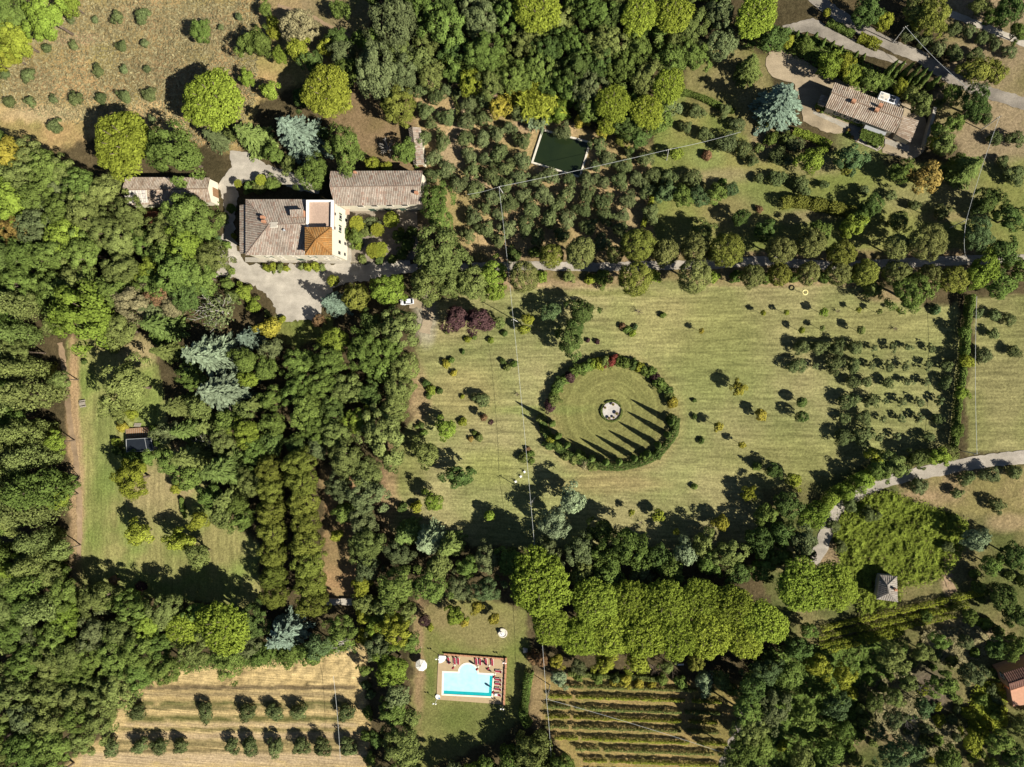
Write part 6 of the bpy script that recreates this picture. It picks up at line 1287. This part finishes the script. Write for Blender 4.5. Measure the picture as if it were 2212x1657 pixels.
cv = empty('camper_van', ((pa.x + pb.x) / 2, (pa.y + pb.y) / 2, .04), math.atan2((pb - pa).y, (pb - pa).x)); tag(cv, 'white camper van with black solar panels parked behind the farmhouse', 'camper van')
b = MB(); sc_ = lambda w, zt, z0=.45: [(-w, z0), (-w, zt - .15), (-w * .93, zt), (w * .93, zt), (w, zt - .15), (w, z0)]
loft(b, [(-2.9, sc_(1.02, 2.68)), (-2.8, sc_(1.08, 2.75)), (1.4, sc_(1.08, 2.75)), (2.2, sc_(1.0, 2.55)), (2.45, sc_(.92, 2.1)), (2.55, sc_(.9, 1.35)), (3.1, sc_(.85, 1.1)), (3.2, sc_(.8, .8))]); b.build('body', CARPAINT, cv)
b = MB(); b.add([(2.47, -.82, 2.03), (2.47, .82, 2.03), (2.60, .84, 1.4), (2.60, -.84, 1.4), (2.55, -.8, 2.03), (2.55, .8, 2.03), (2.70, .82, 1.38), (2.70, -.82, 1.38)], [(4, 7, 6, 5), (0, 1, 5, 4), (1, 2, 6, 5), (2, 3, 7, 6), (3, 0, 4, 7)]); b.build('windscreen', GLASSD, cv)
for y in (-.42, .42):
    b = MB(); b.box((.55, y, 2.80), (1.25, .72, .05)); b.build('solar_panel', SLATEM, cv)
for (x, y, sx, sy) in ((-2.2, .5, .5, .5), (-1.9, -.35, .55, .45), (-.85, -.55, .4, .4)):
    b = MB(); b.box((x, y, 2.80), (sx, sy, .10)); b.build('roof_vent', GREYMET, cv)
b = MB(); b.box((-1.5, 0, 2.775), (2.2, 1.7, .05)); b.build('roof_rack', STONEW, cv)
for sx in (-1, 1):
    for x in (-1.7, 2.1): wheel(cv, x, sx * .95, .34)
    b = MB(); b.box((2.75, sx * 1.02, 1.5), (.15, .25, .3)); b.build('mirror', BLACK, cv)
    b = MB(); b.box((-.8, sx * 1.085, 1.85), (1.1, .03, .55)); b.build('window', GLASSD, cv)

# ------------------------------------------------------------------ poles and wires
def pole(px, py, h, label):
    p = at(px, py, 0); r = empty('power_pole', p); tag(r, label, 'power pole', 'power line poles')
    b = MB(); b.tube([(0, 0, -.1), (0, 0, h)], .13, .09, 10); b.build('post', POLEM, r)
    b = MB(); b.box((0, 0, h - .25), (1.3, .10, .10), .4); b.build('cross_arm', IRON, r)
    for s in (-1, 0, 1):
        b = MB(); b.lathe([(.05, 0), (.08, .06), (.05, .12), (.07, .18), (.02, .24)], (s * .55 * math.cos(.4), s * .55 * math.sin(.4), h - .2), 8); b.build('insulator', STONEW, r)
    return Vector((p.x, p.y, h))
T1 = pole(1091, 424, 10, 'pale power pole in the olive grove left of the square green pond'); T2 = pole(1120, 696, 9.5, 'pale power pole on the lawn beside the purple trees')
T3 = pole(1156, 1074, 9.5, 'pale power pole on the lower lawn left of the silvery trees'); T4 = pole(1188, 1480, 9, 'pale power pole at the top left corner of the larger vineyard')
T5 = pole(1440, 346, 9, 'pale power pole at the right edge of the olive grove'); T6 = pole(2052, 492, 9, 'pale power pole at the right end of the avenue')
T7 = pole(2078, 974, 8, 'pale power pole at the foot of the tall hedge by the lane'); T8 = pole(2120, 280, 9, 'pale power pole on the dry slope right of the farmhouse'); T9 = pole(1929, 92, 8.5, 'pale power pole beside the upper road')
def wire(a, c, label, sag=.8, r=.036):
    b = MB(); n = 16; d = c - a
    b.tube([a + d * (k / n) - Vector((0, 0, sag * 4 * (k / n) * (1 - k / n))) for k in range(n + 1)], r, r, 5)
    tag(b.build('power_line', WIREM), label, 'power line', 'overhead wires')
wire(T1, T2, 'overhead wire from the olive grove pole down to the lawn pole'); wire(T2, T3, 'overhead wire crossing the lawn left of the circle garden'); wire(T3, T4, 'overhead wire passing over the pine band to the vineyard')
wire(T4, at(1192, 1660, 8), 'overhead wire running straight down from the vineyard corner pole'); wire(T4, at(1560, 1625, 8), 'overhead wire slanting across the larger vineyard')
wire(T1, T5, 'overhead wire crossing the square green pond'); wire(T5, at(1600, 285, 9), 'overhead wire from the grove edge towards the farmhouse cedar')
wire(T6, at(2085, 552, 7), 'overhead wire from the avenue end pole down to the lane'); wire(T6, T8, 'overhead wire from the avenue end up to the dry slope'); wire(at(2110, 640, 8), T7, 'overhead wire running along the tall hedge')
wire(T9, at(2090, 190, 8.5), 'overhead wire following the upper road'); wire(at(1190, 400, 9) * 0 + T1, at(1010, 420, 8), 'faint overhead wire leaving the grove pole to the left'); wire(at(720, 1460, 7), at(735, 1640, 7), 'thin wire over the right part of the ploughed field', .5, .04)

# ------------------------------------------------------------------ garden furniture and small things
r = empty('ring_on_post', at(1734, 634, 0)); tag(r, 'pale yellow ring on a thin post on the upper right lawn', 'ring on post')
b = MB(); b.tube([(0, 0, 0), (0, 0, 2.5)], .05, .04, 6); b.build('post', IRON, r)
b = MB(); torus(b, (0, 0, 2.55), .62, .16, 0, 22, 8); b.build('ring', YELLOWP, r)
r = empty('picnic_table', at(181, 872, 0), .15); tag(r, 'grey picnic table with two benches at the edge of the left lawn', 'picnic table')
b = MB()
for k in range(5): b.box((0, -.42 + k * .21, .76), (2.1, .19, .05))
b.build('table_top', WOODG, r)
for s in (-1, 1):
    b = MB(); b.box((0, s * .95, .45), (2.1, .36, .05)); b.build('bench', WOODG, r)
    b = MB(); b.box((s * .75, 0, .40), (.09, 2.1, .08)); b.box((s * .75, .35, .38), (.09, .09, .76)); b.box((s * .75, -.35, .38), (.09, .09, .76)); b.box((s * .75, .95, .22), (.09, .09, .44)); b.box((s * .75, -.95, .22), (.09, .09, .44)); b.build('leg', WOODG, r)
def chair(x, y, rz, label):
    r = empty('garden_chair', at(x, y, 0), rz); tag(r, label, 'garden chair', 'white garden chairs on the lawn')
    b = MB(); b.box((0, 0, .44), (.55, .52, .05)); b.build('seat', WHITE, r)
    b = MB(); b.box((0, .27, .95), (.55, .05, .10))
    for k in range(5): b.box((-.24 + k * .12, .27, .70), (.03, .03, .5))
    b.build('backrest', WHITE, r)
    for s in (-1, 1):
        b = MB(); b.box((s * .28, 0, .66), (.05, .5, .04)); b.box((s * .28, -.22, .56), (.04, .04, .2)); b.build('armrest', WHITE, r)
        for q_ in (-1, 1):
            b = MB(); b.tube([(s * .24, q_ * .23, .43), (s * .26, q_ * .25, 0)], .025, .02, 5); b.build('leg', WHITE, r)
for x, y, rz, lb in ((1134, 1019, .6, 'top white garden chair of the three left of the circle garden'), (1126, 1029, .5, 'middle white garden chair of the three on the lawn'), (1115, 1040, .4, 'bottom white garden chair of the three on the lawn')): chair(x, y, rz, lb)
# round pale gravel bed with five terracotta pots
bp = at(1321, 888, 0)
b = MB(); b.lathe([(2.55, -.02), (2.55, .10), (2.35, .12), (.02, .12)], (bp.x, bp.y, 0), 40)
tag(b.build('gravel_bed', gravelmat('white_gravel', (.74, .70, .64), .3)), 'round bed of white gravel in the middle of the circle lawn', 'gravel bed')
k_ = 30; ring = [at(1321, 888, 0) + Vector((math.cos(2 * math.pi * k / k_) * 2.8, math.sin(2 * math.pi * k / k_) * 2.8, 0)) for k in range(k_ + 1)]
Q, T = strip_leaves([p - bp for p in ring], .55, .50, .16, 34, .5, .32)
r = empty('bed_edging', bp); tag(r, 'low clipped edging round the white gravel bed', 'edging plants'); link('foliage', quads_mesh('edging_foliage', Q, LEAF['oliveg'], T), r)
for i, (x, y, s, lb) in enumerate(((1324.5, 873.5, 1.0, 'terracotta pot nearest the top of the white gravel bed'), (1307, 880.5, .9, 'terracotta pot at the left of the white gravel bed'), (1332.5, 893, 1.15, 'largest pot, at the right of the white gravel bed'), (1316, 903, 1.0, 'terracotta pot at the lower left of the white gravel bed'), (1325.5, 901.5, .85, 'smallest pot, at the bottom of the white gravel bed'))):
    r = empty('terracotta_pot', at(x, y, .12) , 0); r.scale = (s, s, s); tag(r, lb, 'plant pot', 'pots on the white gravel bed')
    b = MB(); b.lathe([(.24, 0), (.38, .55), (.44, .56), (.44, .66), (.36, .66), (.33, .5), (.02, .5)], (0, 0, 0), 18); b.build('pot', TERRACOTTA, r)
    d = sphere_pts(90); d[:, 2] = np.abs(d[:, 2]); link('foliage', quads_mesh('pot_plant', leaves(d * np.array([.25, .25, .3]) + np.array([0, 0, .58]), d, .13, 1.6), LEAF['hornbeam']), r)
# flower pots on the farmhouse paving
for i, (x, y) in enumerate(((1832, 283), (1829, 288), (1834, 292), (1840, 297), (1875, 312), (1893, 318), (1766, 239), (1774, 243), (1809, 254))):
    r = empty('flower_pot', at(x, y, .08)); s = random.uniform(.7, 1.1); r.scale = (s, s, s)
    tag(r, f'{ORD[i]} flower pot from the {"left" if i > 5 else "upper left"} {"against the climber strip" if i > 5 else "along the edge of the farmhouse patio"}' if i <= 5 else f'{ORD[i - 6]} flower pot from the left below the farmhouse climber strip', 'plant pot', 'flower pots of the farmhouse')
    b = MB(); b.lathe([(.22, 0), (.34, .45), (.38, .46), (.38, .54), (.3, .54), (.02, .44)], (0, 0, 0), 14); b.build('pot', TERRACOTTA, r)
    d = sphere_pts(110); d[:, 2] = np.abs(d[:, 2]); link('foliage', quads_mesh('pot_plant', leaves(d * np.array([.5, .5, .45]) + np.array([0, 0, .5]), d, .2, 1.5), LEAF['orange' if i % 3 == 0 else 'mid']), r)
# pale shed box under the pines, stone on the grove path, garden bench
r = empty('garden_bench', at(1470, 1434, 0), .1); tag(r, 'pale garden bench among shrubs above the larger vineyard', 'bench')
b = MB(); b.box((0, 0, .45), (1.7, .45, .06)); b.build('seat', WHITE, r); b = MB(); b.box((0, .24, .78), (1.7, .06, .42)); b.build('backrest', WHITE, r)
for s in (-1, 1):
    b = MB(); b.box((s * .75, 0, .22), (.07, .42, .44)); b.build('leg', WHITE, r)
r = empty('boulder', at(1135, 1405, 0)); tag(r, 'pale boulder at the top left of the pines near the pool lawn', 'boulder')
bm = bmesh.new(); bmesh.ops.create_icosphere(bm, subdivisions=3, radius=.8)
for v in bm.verts: v.co *= 1 + .25 * math.sin(v.co.x * 4 + 1) * math.cos(v.co.y * 5) ; v.co.z *= .7
me = bpy.data.meshes.new('boulder'); bm.to_mesh(me); bm.free(); me.materials.append(STONEW); link('rock', me, r)
r = empty('leaf_heap', at(1527, 335, 0)); tag(r, 'round brown heap of cut leaves on the garden grass', 'leaf heap')
n = 700; d = sphere_pts(n); d[:, 2] = np.abs(d[:, 2]); link('heap', quads_mesh('heap_leaves', leaves(d * np.array([1.25, 1.25, .7]) * RNG.uniform(.85, 1.05, (n, 1)), d, .22, 1.8), LEAF['rust']), r)

# ------------------------------------------------------------------ labels that say which plant is meant
MARKS = [(615, 490, "the villa's main roof"), (830, 407, 'the long tiled wing'), (365, 412, 'the patched-roof outbuilding'), (902, 315, 'the narrow tiled shed'), (1213, 330, 'the square green pond'), (1865, 232, 'the two-chimney farmhouse'), (1684, 226, "the farmhouse's blue-grey cedar"),
 (648, 293, 'the big blue-grey cedar'), (457, 215, 'the upper meadow umbrella pine'), (260, 308, 'the lower meadow umbrella pine'), (1321, 888, 'the white gravel bed'), (1011, 1475, 'the swimming pool'), (301, 950, 'the black-roofed pavilion'), (1918, 1271, 'the square stone cottage'),
 (35, 505, 'the orange-brown tree'), (1012, 691, 'the two purple trees'), (733, 1299, 'the stone slab landing'), (618, 1367, 'the round blue-grey cedar'), (2190, 1470, 'the red-roofed edge house'), (1380, 1570, 'the larger vineyard'), (1215, 1105, 'the two silvery trees'), (704, 196, 'the yellowish umbrella pine'),
 (878, 652, 'the parked white car'), (1920, 212, 'the camper van'), (915, 1428, 'the open ivory parasol'), (1738, 637, 'the yellow ring on post'), (2001, 384, 'the golden-brown tree'), (181, 681, 'the biggest bright-green tree'), (470, 1560, 'the ploughed field'), (1086, 1367, 'the round stone fountain'),
 (181, 872, 'the picnic table'), (836, 318, 'the white leafless tree'), (722, 655, "the forecourt's small cedar"), (470, 805, 'the pale leaning cedars'), (1527, 335, 'the brown leaf heap'), (1766, 446, 'the thick yellow-green hedge'), (2080, 800, 'the tall lawn hedge'), (480, 1358, 'the twin umbrella pines'), (1440, 346, "the grove's right power pole"),
 (1091, 424, "the grove's left power pole"), (1735, 1268, "the cottage's umbrella pines"), (2052, 492, "the avenue's end power pole"), (1865, 95, 'the clipped verge hedge'), (1470, 1434, 'the pale garden bench'), (516, 905, 'the mauve leafless tree'), (1960, 1555, 'the dead grey brushwood'), (195, 1487, 'the white leafless branches')]
SECT = ['right of', 'above right of', 'above', 'above left of', 'left of', 'below left of', 'below', 'below right of']
def sector(dx, dy): return int(round(math.atan2(-dy, dx) / (math.pi / 4))) % 8
used = {}
for q_ in PLANTS:
    if q_['label']: continue
    best = None
    for mi, (mx, my, mn) in enumerate(MARKS):
        dx, dy = q_['x'] - mx, q_['y'] - my; d = math.hypot(dx, dy)
        if d < 8: continue
        s = sector(dx, dy)
        rank = sum(1 for o_ in PLANTS if o_['word'] == q_['word'] and o_ is not q_ and 8 <= math.hypot(o_['x'] - mx, o_['y'] - my) < d and sector(o_['x'] - mx, o_['y'] - my) == s)
        sc = d / 100 + rank * .6
        if best is None or sc < best[0]: best = (sc, rank, s, mn)
    _, rank, s, mn = best; R_ = q_['r']
    size = ('small' if R_ < 9 else 'mid-sized') if q_['word'] in ('shrub', 'olive tree', 'thin young olive tree') and R_ < 18 else ('small' if R_ < 14 else 'mid-sized' if R_ < 27 else 'large' if R_ < 44 else 'very large')
    if q_['kind'] == 'young': size = 'slim'
    rk = '' if rank == 0 else ORD[rank] + ' '
    q_['o']['label'] = f"{size} {TONEWORD[q_['tone']]} {q_['word']}, {rk}nearest {SECT[s]} {mn}"
print('plants', len(PLANTS), 'objects', len(bpy.data.objects))
